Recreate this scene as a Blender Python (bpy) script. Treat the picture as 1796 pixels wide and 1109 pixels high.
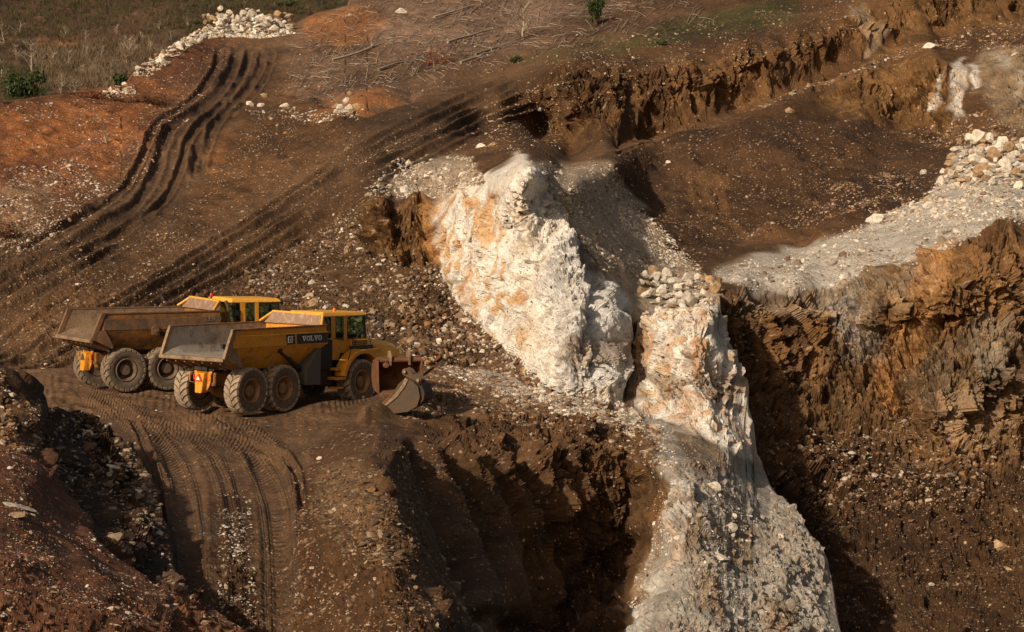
import bpy, math, random
import numpy as np
from mathutils import Vector, Matrix
R = math.radians
random.seed(7)
rng = np.random.default_rng(7)
S = bpy.context.scene
for o in list(bpy.data.objects): bpy.data.objects.remove(o)

# ------------------------------------------------------------------ camera
CAMZ, PITCH, F = 9.1, 0.0762, 4000.0          # F: focal length in photo pixels (1796 wide)
cam = bpy.data.objects.new('camera', bpy.data.cameras.new('camera'))
S.collection.objects.link(cam); S.camera = cam
cam.location = (0, 0, CAMZ); cam.rotation_euler = (math.pi/2-PITCH, 0, 0)
cam.data.sensor_width = 36; cam.data.lens = 36*F/1796; cam.data.clip_start = .5; cam.data.clip_end = 4000

# ------------------------------------------------------------------ light
SUN_AZ_VEC = (-0.58, -0.81)                   # horizontal direction towards the sun (left, a little behind the camera)
SUN_EL = R(29)
sd = Vector((SUN_AZ_VEC[0], SUN_AZ_VEC[1], 0)).normalized()*math.cos(SUN_EL) + Vector((0, 0, math.sin(SUN_EL)))
W = bpy.data.worlds.new('World'); S.world = W; W.use_nodes = True
nt = W.node_tree; nt.nodes.clear()
sky = nt.nodes.new('ShaderNodeTexSky'); sky.sky_type = 'NISHITA'; sky.sun_disc = False
sky.sun_elevation = SUN_EL; sky.sun_rotation = math.atan2(sd.x, sd.y)
sky.air_density = 1.0; sky.dust_density = 4.0; sky.ozone_density = .6
bg = nt.nodes.new('ShaderNodeBackground'); bg.inputs[1].default_value = .09
wo = nt.nodes.new('ShaderNodeOutputWorld')
tint = nt.nodes.new('ShaderNodeMix'); tint.data_type = 'RGBA'; tint.blend_type = 'MULTIPLY'; tint.inputs[0].default_value = 1; tint.inputs[7].default_value = (1, .86, .70, 1)   # a hazy warm sky
nt.links.new(sky.outputs[0], tint.inputs[6]); nt.links.new(tint.outputs[2], bg.inputs[0]); nt.links.new(bg.outputs[0], wo.inputs[0])
sl = bpy.data.lights.new('sun', 'SUN'); sl.energy = 4.9; sl.angle = R(1.2); sl.color = (1, .84, .65)
so = bpy.data.objects.new('sun', sl); S.collection.objects.link(so)
so.rotation_euler = sd.to_track_quat('Z', 'Y').to_euler()
S.view_settings.view_transform = 'Standard'; S.view_settings.look = 'None'
S.view_settings.exposure = -0.18; S.view_settings.gamma = 1
S.cycles.max_bounces = 4; S.cycles.diffuse_bounces = 2

# ------------------------------------------------------------------ helpers
_c, _s = math.cos(PITCH), math.sin(PITCH)
def U(px, py, Y):
    """world point at distance Y that the photograph shows at pixel (px, py)"""
    px, py, Y = np.broadcast_arrays(np.asarray(px, float), np.asarray(py, float), np.asarray(Y, float))
    d = (px-898)/F; u = (554.5-py)/F
    t = Y/(_c+_s*u)
    return np.stack([d*t, Y, CAMZ+t*(-_s+_c*u)], -1)
def Yz(py, z):
    """distance at which height z is seen in pixel row py"""
    return (CAMZ-z)/math.tan(PITCH+math.atan((py-554.5)/F))

def h3(ix, iy, iz, seed):
    h = (ix*374761393 + iy*668265263 + iz*2147483647 + seed*1274126177) & 0xffffffff
    h = ((h ^ (h >> 13))*1274126177) & 0xffffffff
    h = ((h ^ (h >> 15))*2246822519) & 0xffffffff
    h = h ^ (h >> 16)
    return (h & 0xffffff).astype(np.float32)/np.float32(0xffffff)
def vnoise(P, seed=0):
    i = np.floor(P).astype(np.int64); f = (P-i).astype(np.float32)
    f = f*f*f*(f*(f*6-15)+10)
    x, y, z = i[..., 0], i[..., 1], i[..., 2]
    r = 0
    for a in (0, 1):
        wa = f[..., 0] if a else 1-f[..., 0]
        for b in (0, 1):
            wb = f[..., 1] if b else 1-f[..., 1]
            for c in (0, 1):
                wc = f[..., 2] if c else 1-f[..., 2]
                r = r + wa*wb*wc*h3(x+a, y+b, z+c, seed)
    return r*2-1
ROT = np.array([[.36, .48, -.8], [-.8, .6, 0], [.48, .64, .6]])
def fbm(P, octv=4, seed=0, gain=.5, ridge=False, h=None, f0=1.):
    """h: local mesh spacing; octaves finer than the mesh can carry are faded out"""
    r = 0; a = 1; n = 0; Q = P
    for k in range(octv):
        v = vnoise(Q, seed+k)
        if ridge: v = 1-2*np.abs(v)
        if h is not None: v = v*fade(h, 1/(f0*2.03**k))
        r = r + a*v; n += a; a *= gain
        Q = Q@ROT.T*2.03+17.3
    return r/n
def fade(h, lam): return np.clip((lam/h-2.2)/3., 0, 1)
def facet(P, seed=0, tilt=1.0):
    """broken-rock noise: every cell is one plane tilted at random, with steps between"""
    b = np.floor(P-.5).astype(np.int64)
    best = np.full(P.shape[:-1], 1e9, np.float32); val = np.zeros_like(best)
    for a in range(2):
        for c in range(2):
            for d in range(2):
                x, y, z = b[..., 0]+a, b[..., 1]+c, b[..., 2]+d
                j = np.stack([h3(x, y, z, seed+q) for q in (1, 2, 3)], -1)
                e = P-(np.stack([x, y, z], -1)+.2+.6*j)
                dd = (e**2).sum(-1)
                g = (j[..., 0]*2-1)*.6+tilt*1.1*((j[..., 1]*2-1)*e[..., 0]+(j[..., 2]*2-1)*e[..., 2]+(j[..., 0]-.5)*e[..., 1])*2
                m = dd < best
                best = np.where(m, dd, best); val = np.where(m, g, val)
    return val

# picture-sized lattices hold what the terrain is made of (colour, roughness) at 4 px steps
X0, Y0, ST = -440, -100, 4
NXL, NYL = 640, 360
LX = X0+ST*np.arange(NXL); LY = Y0+ST*np.arange(NYL)
GX, GY = np.meshgrid(LX, LY)
def sdf(poly):
    p = np.array(poly, float); n = len(p)
    d = np.full(GX.shape, 1e9); ins = np.zeros(GX.shape, bool)
    for i in range(n):
        a, b = p[i], p[(i+1) % n]; e = b-a
        wx, wy = GX-a[0], GY-a[1]
        t = np.clip((wx*e[0]+wy*e[1])/(e@e+1e-9), 0, 1)
        d = np.minimum(d, np.hypot(wx-t*e[0], wy-t*e[1]))
        c = ((a[1] <= GY) & (b[1] > GY)) | ((b[1] <= GY) & (a[1] > GY))
        with np.errstate(divide='ignore', invalid='ignore'):
            xi = a[0]+(GY-a[1])/(e[1] if e[1] else 1e-9)*e[0]
        ins ^= c & (GX < xi)
    return np.where(ins, -d, d)
def pmask(poly, soft=12):
    t = np.clip(.5-sdf(poly)/(1.1*soft), 0, 1); return t*t*(3-2*t)
def ldist(line):
    p = np.array(line, float); d = np.full(GX.shape, 1e9)
    for a, b in zip(p[:-1], p[1:]):
        e = b-a
        t = np.clip(((GX-a[0])*e[0]+(GY-a[1])*e[1])/(e@e), 0, 1)
        d = np.minimum(d, np.hypot(GX-a[0]-t*e[0], GY-a[1]-t*e[1]))
    return d
def samp(M, px, py):
    fx = np.clip((px-X0)/ST, 0, NXL-1.001); fy = np.clip((py-Y0)/ST, 0, NYL-1.001)
    ix = fx.astype(int); iy = fy.astype(int); fx = fx-ix; fy = fy-iy
    if M.ndim == 3: fx = fx[..., None]; fy = fy[..., None]
    return (M[iy, ix]*(1-fx)+M[iy, ix+1]*fx)*(1-fy)+(M[iy+1, ix]*(1-fx)+M[iy+1, ix+1]*fx)*fy

def rbf(pts):
    p = np.array(pts, float); X = p[:, :2]/100; n = len(p)
    D = np.sqrt(((X[:, None]-X[None])**2).sum(-1)+.02)
    A = np.zeros((n+3, n+3)); A[:n, :n] = D-np.eye(n)*.03
    A[:n, n] = 1; A[:n, n+1:] = X; A[n, :n] = 1; A[n+1:, :n] = X.T
    w = np.linalg.solve(A, np.concatenate([p[:, 2], [0, 0, 0]]))
    r = w[n]+w[n+1]*GX/100+w[n+2]*GY/100
    for i in range(n):
        r = r+w[i]*np.sqrt((GX/100-X[i, 0])**2+(GY/100-X[i, 1])**2+.02)
    return r

col_root = S.collection
def link(o, parent=None):
    col_root.objects.link(o)
    if parent: o.parent = parent
    return o
def mesh_arrays(name, V, Fa, col=None, mat=None, smooth=False):
    me = bpy.data.meshes.new(name)
    V = np.asarray(V, np.float32).reshape(-1, 3); Fa = np.asarray(Fa, np.int32); k = Fa.shape[1]
    me.vertices.add(len(V)); me.vertices.foreach_set('co', V.ravel())
    me.loops.add(Fa.size); me.loops.foreach_set('vertex_index', Fa.ravel())
    me.polygons.add(len(Fa)); me.polygons.foreach_set('loop_start', np.arange(len(Fa), dtype=np.int32)*k)
    me.polygons.foreach_set('loop_total', np.full(len(Fa), k, np.int32))
    me.polygons.foreach_set('use_smooth', np.full(len(Fa), smooth))
    if col is not None:
        at = me.color_attributes.new('Col', 'FLOAT_COLOR', 'POINT')
        c4 = np.ones((len(V), 4), np.float32); cc = np.asarray(col); c4[:, :cc.shape[-1]] = cc.reshape(-1, cc.shape[-1])
        at.data.foreach_set('color', c4.ravel())
    me.update(calc_edges=True)
    if mat: me.materials.append(mat)
    return me
def tag(o, label=None, cat=None, group=None, kind=None):
    if label: o['label'] = label
    if cat: o['category'] = cat
    if group: o['group'] = group
    if kind: o['kind'] = kind
    return o

# ------------------------------------------------------------------ materials
def mat_terrain(name, rough=.9, bump=.6, scale=9, spec=.25, ground=True):
    m = bpy.data.materials.new(name); m.use_nodes = True; t = m.node_tree; N = t.nodes; L = t.links
    b = N['Principled BSDF']; b.inputs['Roughness'].default_value = rough; b.inputs['Specular IOR Level'].default_value = spec
    at = N.new('ShaderNodeAttribute'); at.attribute_name = 'Col'
    tc = N.new('ShaderNodeTexCoord')
    def noise(sc, det, ro=.6):
        n = N.new('ShaderNodeTexNoise'); n.inputs['Scale'].default_value = sc; n.inputs['Detail'].default_value = det; n.inputs['Roughness'].default_value = ro
        L.new(tc.outputs['Object'], n.inputs['Vector']); return n.outputs[0]
    def rng_(src, a, b_, c, d):
        r = N.new('ShaderNodeMapRange'); r.inputs[1].default_value = a; r.inputs[2].default_value = b_; r.inputs[3].default_value = c; r.inputs[4].default_value = d
        L.new(src, r.inputs[0]); return r.outputs[0]
    def mth(op, a, b_):
        q = N.new('ShaderNodeMath'); q.operation = op
        for i, v in enumerate((a, b_)):
            if isinstance(v, (int, float)): q.inputs[i].default_value = v
            else: L.new(v, q.inputs[i])
        return q.outputs[0]
    n1 = noise(scale, 6, .7)
    f = rng_(n1, .3, .7, .62, 1.38)
    mx = N.new('ShaderNodeVectorMath'); mx.operation = 'SCALE'
    L.new(at.outputs['Color'], mx.inputs[0]); L.new(f, mx.inputs['Scale'])
    out = mx.outputs[0]; hgt = mth('MULTIPLY', n1, .07)
    if ground:
        nb = noise(1.6, 7, .62); hgt = mth('ADD', hgt, mth('MULTIPLY', nb, .46))
        for k, (sc, sz, thr) in enumerate(((5., .40, .86), (11., .42, .80))):    # pebbles of two sizes
            v = N.new('ShaderNodeTexVoronoi'); v.inputs['Scale'].default_value = sc; L.new(tc.outputs['Object'], v.inputs['Vector'])
            sp = N.new('ShaderNodeSeparateColor'); L.new(v.outputs['Color'], sp.inputs[0])
            thr_ = mth('SUBTRACT', 1.0, mth('MULTIPLY', at.outputs['Alpha'], (1-thr)*2.2))
            here = mth('MULTIPLY', mth('GREATER_THAN', sp.outputs[0], thr_), rng_(v.outputs['Distance'], sz, sz-.1, 0, 1))
            pc = N.new('ShaderNodeMix'); pc.data_type = 'RGBA'; pc.inputs[6].default_value = (.09, .052, .03, 1); pc.inputs[7].default_value = (.46, .34, .22, 1)
            L.new(mth('POWER', sp.outputs[1], 1.6), pc.inputs[0])
            mm = N.new('ShaderNodeMix'); mm.data_type = 'RGBA'; L.new(here, mm.inputs[0]); L.new(out, mm.inputs[6]); L.new(pc.outputs[2], mm.inputs[7]); out = mm.outputs[2]
            hgt = mth('ADD', hgt, mth('MULTIPLY', here, .05))
        ta = N.new('ShaderNodeAttribute'); ta.attribute_name = 'Trk'; tx = N.new('ShaderNodeSeparateXYZ'); L.new(ta.outputs['Vector'], tx.inputs[0])
        ph = mth('ADD', mth('MULTIPLY', tx.outputs[0], 2*math.pi/.46), mth('ADD', mth('MULTIPLY', mth('ABSOLUTE', tx.outputs[1], 0), 2.2), mth('MULTIPLY', nb, 5.)))
        lug = mth('MULTIPLY', mth('MULTIPLY', mth('SINE', ph, 0), tx.outputs[2]), .038); hgt = mth('ADD', hgt, lug)
    L.new(out, b.inputs['Base Color'])
    bp = N.new('ShaderNodeBump'); bp.inputs['Strength'].default_value = bump; bp.inputs['Distance'].default_value = 1.
    L.new(hgt, bp.inputs['Height']); L.new(bp.outputs[0], b.inputs['Normal'])
    return m
M_TER = mat_terrain('earth_and_rock')
M_STONE = mat_terrain('loose_stone', .85, .5, 14, ground=False)

def mat_paint(name, base, dirt, amount=.5, rough=.5, metal=0, scale=3., spec=.4, low=0, streak=1.):
    """worn paint or metal: base colour, dirt in noise patches and streaks"""
    m = bpy.data.materials.new(name); m.use_nodes = True; t = m.node_tree; N = t.nodes; L = t.links
    b = N['Principled BSDF']; b.inputs['Metallic'].default_value = metal; b.inputs['Specular IOR Level'].default_value = spec
    tc = N.new('ShaderNodeTexCoord')
    mp = N.new('ShaderNodeMapping'); mp.inputs['Scale'].default_value = (1, 1, streak); L.new(tc.outputs['Object'], mp.inputs[0])
    n = N.new('ShaderNodeTexNoise'); n.inputs['Scale'].default_value = scale; n.inputs['Detail'].default_value = 8; n.inputs['Roughness'].default_value = .72
    L.new(mp.outputs[0], n.inputs['Vector'])
    r = N.new('ShaderNodeMapRange'); r.inputs[1].default_value = .62-.35*amount; r.inputs[2].default_value = .80-.35*amount
    L.new(n.outputs[0], r.inputs[0])
    n2 = N.new('ShaderNodeTexNoise'); n2.inputs['Scale'].default_value = scale*9; n2.inputs['Detail'].default_value = 4
    L.new(tc.outputs['Object'], n2.inputs['Vector'])
    mx = N.new('ShaderNodeMix'); mx.data_type = 'RGBA'
    mx.inputs[6].default_value = (*base, 1); mx.inputs[7].default_value = (*dirt, 1); L.new(r.outputs[0], mx.inputs[0])
    mv = N.new('ShaderNodeMapRange'); mv.inputs[1].default_value = .3; mv.inputs[2].default_value = .7; mv.inputs[3].default_value = .75; mv.inputs[4].default_value = 1.2
    L.new(n2.outputs[0], mv.inputs[0])
    sc = N.new('ShaderNodeVectorMath'); sc.operation = 'SCALE'; L.new(mx.outputs[2], sc.inputs[0]); L.new(mv.outputs[0], sc.inputs['Scale'])
    L.new(sc.outputs[0], b.inputs['Base Color'])
    rr = N.new('ShaderNodeMapRange'); rr.inputs[3].default_value = rough; rr.inputs[4].default_value = .92; L.new(r.outputs[0], rr.inputs[0]); L.new(rr.outputs[0], b.inputs['Roughness'])
    bp = N.new('ShaderNodeBump'); bp.inputs['Strength'].default_value = .25; bp.inputs['Distance'].default_value = .02; L.new(n.outputs[0], bp.inputs['Height']); L.new(bp.outputs[0], b.inputs['Normal'])
    return m
M_YEL = mat_paint('yellow_paint', (.66, .275, .020), (.32, .155, .05), .34, .42, scale=2.2)
M_YELC = mat_paint('yellow_paint_clean', (.78, .38, .045), (.42, .22, .07), .22, .38, scale=2)
M_YELD = mat_paint('yellow_paint_muddy', (.34, .145, .03), (.14, .075, .035), .6, .6, scale=2.6)
M_RUSTBODY = mat_paint('rusty_flange', (.20, .105, .052), (.10, .06, .038), .6, .7, scale=3, streak=.5)
M_STEEL = mat_paint('worn_steel', (.36, .315, .26), (.19, .145, .105), .45, .55, .15, scale=2.0)
M_STEELB = mat_paint('brown_worn_steel', (.28, .19, .115), (.14, .09, .055), .5, .6, .1, scale=2.0)
M_SPILL = mat_paint('scratched_plate', (.25, .155, .10), (.52, .44, .37), .26, .6, .1, scale=9, streak=.35)
M_BLACK = mat_paint('black_plastic', (.018, .017, .016), (.05, .038, .028), .45, .55)
M_DARK = mat_paint('greasy_chassis', (.03, .022, .016), (.07, .045, .028), .5, .7)
M_GREY = mat_paint('grey_mud_flap', (.075, .073, .068), (.10, .08, .06), .5, .75)
M_TYRE = mat_paint('dusty_tyre', (.13, .095, .066), (.08, .06, .045), .45, .9, scale=4)
M_TREADB = mat_paint('muddy_tread', (.23, .17, .115), (.13, .10, .07), .55, .95, scale=5)
M_RIMB = mat_paint('muddy_rim', (.16, .105, .062), (.10, .07, .045), .6, .8, scale=4)
M_TREAD = mat_paint('pale_dust_tread', (.34, .265, .185), (.21, .155, .105), .5, .95, scale=5)
M_RIM = mat_paint('dusty_rim', (.30, .155, .055), (.14, .085, .05), .5, .6, scale=4)
M_RUST = mat_paint('rust_orange', (.17, .068, .024), (.085, .045, .024), .5, .8, scale=3)
M_BUCKET = mat_paint('worn_bucket_steel', (.095, .07, .048), (.15, .08, .038), .45, .55, .3, scale=3)
M_RED = mat_paint('red_lens', (.6, .03, .01), (.3, .04, .02), .1, .3)
M_ORANGE = mat_paint('orange_lens', (.75, .16, .01), (.4, .1, .02), .1, .3)
M_WHITE = mat_paint('white_reflector', (.75, .7, .6), (.5, .4, .3), .2, .4)
M_LETTER = mat_paint('pale_lettering', (.55, .55, .54), (.4, .36, .3), .25, .5)
M_LETTERW = mat_paint('worn_lettering', (.24, .21, .18), (.12, .08, .05), .6, .7, scale=9)
M_BAND = mat_paint('dark_decal', (.022, .022, .024), (.05, .04, .03), .3, .45)
M_SEAT = mat_paint('seat_cloth', (.03, .03, .03), (.05, .04, .03), .3, .8)
def mat_glass():
    m = bpy.data.materials.new('cab_glass'); m.use_nodes = True; t = m.node_tree; t.nodes.clear(); N = t.nodes; L = t.links
    o = N.new('ShaderNodeOutputMaterial'); tr = N.new('ShaderNodeBsdfTransparent'); tr.inputs[0].default_value = (.74, .86, .78, 1)
    g = N.new('ShaderNodeBsdfGlossy'); g.inputs['Roughness'].default_value = .05; g.inputs[0].default_value = (.9, .95, .9, 1)
    mx = N.new('ShaderNodeMixShader'); mx.inputs[0].default_value = .09
    L.new(tr.outputs[0], mx.inputs[1]); L.new(g.outputs[0], mx.inputs[2]); L.new(mx.outputs[0], o.inputs[0])
    return m
M_GLASS = mat_glass()
def mat_simple(name, c1, c2, scale=5, rough=.85, obj_random=.0, bump=0.):
    m = bpy.data.materials.new(name); m.use_nodes = True; t = m.node_tree; N = t.nodes; L = t.links
    b = N['Principled BSDF']; b.inputs['Roughness'].default_value = rough; b.inputs['Specular IOR Level'].default_value = .25
    tc = N.new('ShaderNodeTexCoord'); n = N.new('ShaderNodeTexNoise'); n.inputs['Scale'].default_value = scale; n.inputs['Detail'].default_value = 6; n.inputs['Roughness'].default_value = .68
    L.new(tc.outputs['Object'], n.inputs['Vector'])
    r = N.new('ShaderNodeMapRange'); r.inputs[1].default_value = .38; r.inputs[2].default_value = .64; L.new(n.outputs[0], r.inputs[0])
    mx = N.new('ShaderNodeMix'); mx.data_type = 'RGBA'; mx.inputs[6].default_value = (*c1, 1); mx.inputs[7].default_value = (*c2, 1); L.new(r.outputs[0], mx.inputs[0])
    out = mx.outputs[2]
    if obj_random:
        oi = N.new('ShaderNodeObjectInfo'); q = N.new('ShaderNodeMapRange'); q.inputs[3].default_value = 1-obj_random; q.inputs[4].default_value = 1+obj_random
        L.new(oi.outputs['Random'], q.inputs[0]); sc = N.new('ShaderNodeVectorMath'); sc.operation = 'SCALE'
        L.new(out, sc.inputs[0]); L.new(q.outputs[0], sc.inputs['Scale']); out = sc.outputs[0]
    L.new(out, b.inputs['Base Color'])
    if bump:
        bp = N.new('ShaderNodeBump'); bp.inputs['Strength'].default_value = bump; bp.inputs['Distance'].default_value = .05
        L.new(n.outputs[0], bp.inputs['Height']); L.new(bp.outputs[0], b.inputs['Normal'])
    return m
M_BW = mat_simple('white_boulder', (.66, .60, .51), (.36, .30, .235), 2.6, obj_random=.25, bump=.7)
M_BT = mat_simple('tan_boulder', (.40, .28, .165), (.22, .125, .06), 2.6, obj_random=.3, bump=.7)
M_BB = mat_simple('brown_boulder', (.13, .075, .042), (.07, .042, .027), 2.6, obj_random=.3, bump=.7)
M_WOOD = mat_simple('grey_dead_wood', (.30, .25, .20), (.17, .13, .095), 6, obj_random=.3)
M_BARK = mat_simple('pale_bark', (.36, .30, .22), (.20, .16, .115), 5, obj_random=.3)
M_ROOT = mat_simple('root_wood', (.13, .06, .03), (.06, .03, .018), 5)

# ------------------------------------------------------------------ terrain
def C3(*c): return np.array(c, float)
BROWN = C3(.100, .051, .022); DARKB = C3(.070, .037, .018); MUD = C3(.140, .080, .043); RED = C3(.185, .072, .032)
ORANGE = C3(.40, .15, .035); OCHRE = C3(.36, .19, .075); WHITE = C3(.63, .60, .545); GREYW = C3(.42, .385, .335); TANW = C3(.37, .295, .215)
GREEN = C3(.055, .068, .018); UPPER = C3(.150, .090, .058); SHALE = C3(.148, .085, .041); CREV_SHADE = C3(.045, .028, .018)
MAROON = C3(.12, .045, .035)
class Zone:
    def __init__(s, base):
        s.col = np.tile(base, (NYL, NXL, 1)); s.cliff = np.zeros(GX.shape); s.flute = np.zeros(GX.shape)
        s.soil = np.ones(GX.shape); s.clod = np.full(GX.shape, .5); s.rel = np.zeros(GX.shape); s.stain = np.zeros(GX.shape); s.mott = np.full(GX.shape, .35); s.ruts = []; s.peb = np.full(GX.shape, .2)
    def put(s, mask, color=None, a=1., **kw):
        m = mask*a
        if color is not None: s.col = s.col*(1-m[..., None])+color*m[..., None]
        for k, v in kw.items(): setattr(s, k, getattr(s, k)*(1-mask)+v*mask)
    def rut(s, line, w, depth, rim=.35, wet=.0):
        s.ruts.append((line, w, depth, rim))
        if wet: s.put(np.clip(1.25-ldist(line)/w, 0, 1), MUD*.5, wet)
def rut_field(ruts, px, py, warp):
    """grooves pressed into the ground along smooth wheel lines"""
    out = np.zeros(px.shape)
    for k, (line, w, depth, rim) in enumerate(ruts):
        p = np.array(line, float)
        for _ in range(2):                              # round the corners of the line
            q = [p[0]]
            for a, b in zip(p[:-1], p[1:]): q += [a*.75+b*.25, a*.25+b*.75]
            p = np.array(q+[p[-1]])
        m = w*3.2; lo = p.min(0)-m; hi = p.max(0)+m
        sel = np.where((px > lo[0]) & (px < hi[0]) & (py > lo[1]) & (py < hi[1]))
        x, y = px[sel], py[sel]; wv = warp[sel]
        d = np.full(x.shape, 1e9); tt = np.zeros(x.shape)
        L = 0; tot = np.hypot(*(p[1:]-p[:-1]).T).sum()
        for a, b in zip(p[:-1], p[1:]):
            e = b-a; le = math.hypot(*e)
            t = np.clip(((x-a[0])*e[0]+(y-a[1])*e[1])/(e@e), 0, 1)
            dd = np.hypot(x-a[0]-t*e[0], y-a[1]-t*e[1]); c = dd < d
            d = np.where(c, dd, d); tt = np.where(c, L+t*le, tt); L += le
        d = np.abs(d+wv*w*.5)/w
        env = np.clip(tt/25, 0, 1)*np.clip((tot-tt)/25, 0, 1)*(.82+.14*np.sin(tt/31+k)+.10*np.sin(tt/11+2*k))
        out[sel] += env*(-depth*np.exp(-d**4*1.2)+depth*rim*np.exp(-((d-1.5)/.5)**2))
    return out

def build_sheet(name, ctrl, top, bot, pxr, zone, step, seed, back, mat=M_TER, warp=10, warpfreq=.35):
    """one stretch of ground: real positions from measured distances, then relief along the ground's own normal"""
    D = rbf(ctrl)
    nx = int((pxr[1]-pxr[0])/step)+1; px1 = np.linspace(pxr[0], pxr[1], nx)
    t_ = np.array(top, float); b_ = np.array(bot, float)
    tp = np.interp(px1, t_[:, 0], t_[:, 1]); bt = np.interp(px1, b_[:, 0], b_[:, 1])
    kk = np.exp(-np.linspace(-2, 2, 7)**2); kk /= kk.sum()
    ny = int((bt-tp).max()/step)+1
    v = np.linspace(0, 1, ny)[:, None]
    px = np.tile(px1, (ny, 1)); py = tp+(bt-tp)*v
    Yd = samp(D, px, py)
    if back:                                            # the ground goes on behind its visible edge
        nb = 14; q = np.linspace(1, 0, nb, endpoint=False)[:, None]
        px = np.vstack([np.tile(px1, (nb, 1)), px]); py = np.vstack([tp+back[1]*q**1.3, py]); Yd = np.vstack([Yd[:1]+back[0]*q**.8, Yd])
    P = U(px, py, Yd)
    def normals(P):
        du = np.gradient(P, axis=1); dv = np.gradient(P, axis=0)
        n = np.cross(dv, du); n /= np.linalg.norm(n, axis=-1, keepdims=True)+1e-9
        return n
    n0 = normals(P)
    n0 = np.where((n0[..., 1:2] > 0) & (n0[..., 2:3] < 0), -n0, n0)
    n = n0.copy()
    for ax in (0, 1):                                   # smooth the directions of relief
        for _ in range(3):
            n = (np.roll(n, 3, ax)+n+np.roll(n, -3, ax))/3
    n /= np.linalg.norm(n, axis=-1, keepdims=True)+1e-9
    du = np.linalg.norm(np.gradient(P, axis=1), axis=-1); dv = np.linalg.norm(np.gradient(P, axis=0), axis=-1)
    h = np.maximum(du, dv)
    for ax in (0, 1): h = np.maximum(h, np.maximum(np.roll(h, 2, ax), np.roll(h, -2, ax)))
    wp = fbm(P*warpfreq, 3, seed+50); wq = fbm(P*warpfreq+31, 3, seed+60)
    w2 = fbm(P*1.1, 4, seed+70, .65, h=h, f0=1.1); w3 = fbm(P*1.1+40, 4, seed+73, .65, h=h, f0=1.1)
    wx, wy = px+wp*warp*2+w2*warp*1.3, py+wq*warp*1.3+w3*warp
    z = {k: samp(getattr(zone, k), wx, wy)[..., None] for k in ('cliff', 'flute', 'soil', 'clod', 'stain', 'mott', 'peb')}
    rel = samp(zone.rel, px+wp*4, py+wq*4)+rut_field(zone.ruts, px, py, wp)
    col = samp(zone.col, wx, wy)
    g1 = fbm(P*.22, 3, seed+1); g2 = fbm(P*.9, 4, seed+2, h=h, f0=.9); g3 = fbm(P*3.2, 3, seed+3, .6, True, h=h, f0=3.2)
    Q = P@np.array([[.94, .12, -.3], [-.1, .99, .08], [.3, -.04, .95]])
    warpv = np.stack([g2, g1, fbm(P*.7+5, 2, seed+7)], -1)
    fl = fbm(Q*np.array([1.25, 1.25, .22])+warpv*.35, 4, seed+4, .55, True, h=h, f0=1.25)
    fa = facet(Q*np.array([.85, .85, .45])+warpv*.3, seed+5)*fade(h*1.7, 1.2)
    fb = facet(Q*np.array([2.4, 2.4, 1.2])+warpv*.4, seed+9)*fade(h*1.5, .6)
    fc = facet(Q*np.array([5.5, 5.5, 3.2])+warpv*.6, seed+12)*fade(h, .27)
    S_ = lambda k: z[k][..., 0]
    g4 = fbm(Q*np.array([2.2, 2.2, .8])+warpv*.5, 4, seed+15, .6, True, h=h*.8, f0=2.2)
    Qs = P@np.array([[.97, .05, -.16], [-.05, .99, .03], [.16, -.03, .98]])
    ck = np.clip(1-np.abs(fbm(Qs*np.array([.9, .9, .26])+warpv*.45, 3, seed+40, .55))/.035, 0, 1)*fade(h, .5)
    ck2 = np.clip(1-np.abs(fbm(Qs*np.array([2.4, 2.4, 1.1])+warpv*.6+7, 3, seed+44, .5))/.045, 0, 1)*fade(h, .4)
    def soft(A):
        for ax in (0, 1): A = (np.roll(A, 1, ax)+2*A+np.roll(A, -1, ax))/4
        return A
    wv_ = g2*.5+g1*.6
    def saw(u):
        k_ = np.floor(u).astype(np.int64); f_ = u-k_; a_ = h3(k_, np.floor(P[..., 2]*.35+g1*2).astype(np.int64), k_*0, seed+33)
        return f_*(.35+.9*a_)
    us = (P[..., 0]*.86+P[..., 2]*-.22+P[..., 1]*.25)
    strata = .26*saw(us*1.15+wv_*1.6)*fade(h, .7)+.12*saw(us*3.1+wv_*2.6+5)*fade(h, .4)
    rk = strata+.34*fa+.24*fb+.14*fc-.30*ck-.10*ck2; so_ = np.clip(h*6-.7, 0, 1); rk = .8*rk+.2*soft(rk); rock = rk*(1-so_)+soft(soft(rk))*so_
    disp = S_('soil')*(.34*g1+.34*g2)+S_('clod')*(.10*g3+.05*fc)+S_('cliff')*(rock+.07*g4+.07*g3)+S_('flute')*(.40*fl+.05*g4)+rel
    P2 = P+n*disp[..., None]
    # colour of the material: mottling, small flecks of mineral, stains
    damp = fbm(P*np.array([.16, .10, .3]), 4, seed+80, .6); m1 = fbm(P*1.3, 4, seed+20); m2 = fbm(P*5.5, 4, seed+21, .65); cell = h3(*[np.floor(P[..., k]*9+m2*1.5).astype(np.int64) for k in range(3)], seed+22)
    st = fbm(Q*np.array([2.4, 2.4, .2])+warpv*.35, 4, seed+23)
    dark_ = 1-np.clip(col.mean(-1)*3.2-.25, 0, 1)          # damp and dry patches show on soil, hardly on white rock
    col = col*(1-.16*dark_+.75*dark_*damp)[..., None]*np.where(dark_[..., None] > .5, np.array([1.0, .96, .88]), 1.)
    col = col*(1+S_('mott')[..., None]*(1.1*m1+.9*m2)[..., None])
    col = col*(1+.35*S_('cliff')*fb*np.clip(S_('mott')*2, 0, 1))[..., None]
    ckm = np.clip(S_('cliff')*1.6, 0, 1)*np.clip(.75*ck+.5*ck2, 0, 1)
    col = col*(1-.72*ckm[..., None]*np.array([.85, .95, 1.]))
    sm = np.clip((st+.10*S_('stain')-.04)*3.4, 0, 1)*S_('stain')
    sm2 = np.clip((fbm(Q*np.array([1.4, 1.4, .5])+9, 4, seed+29)-.12)*5, 0, 1)*np.clip(S_('stain'), 0, 1)
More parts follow.
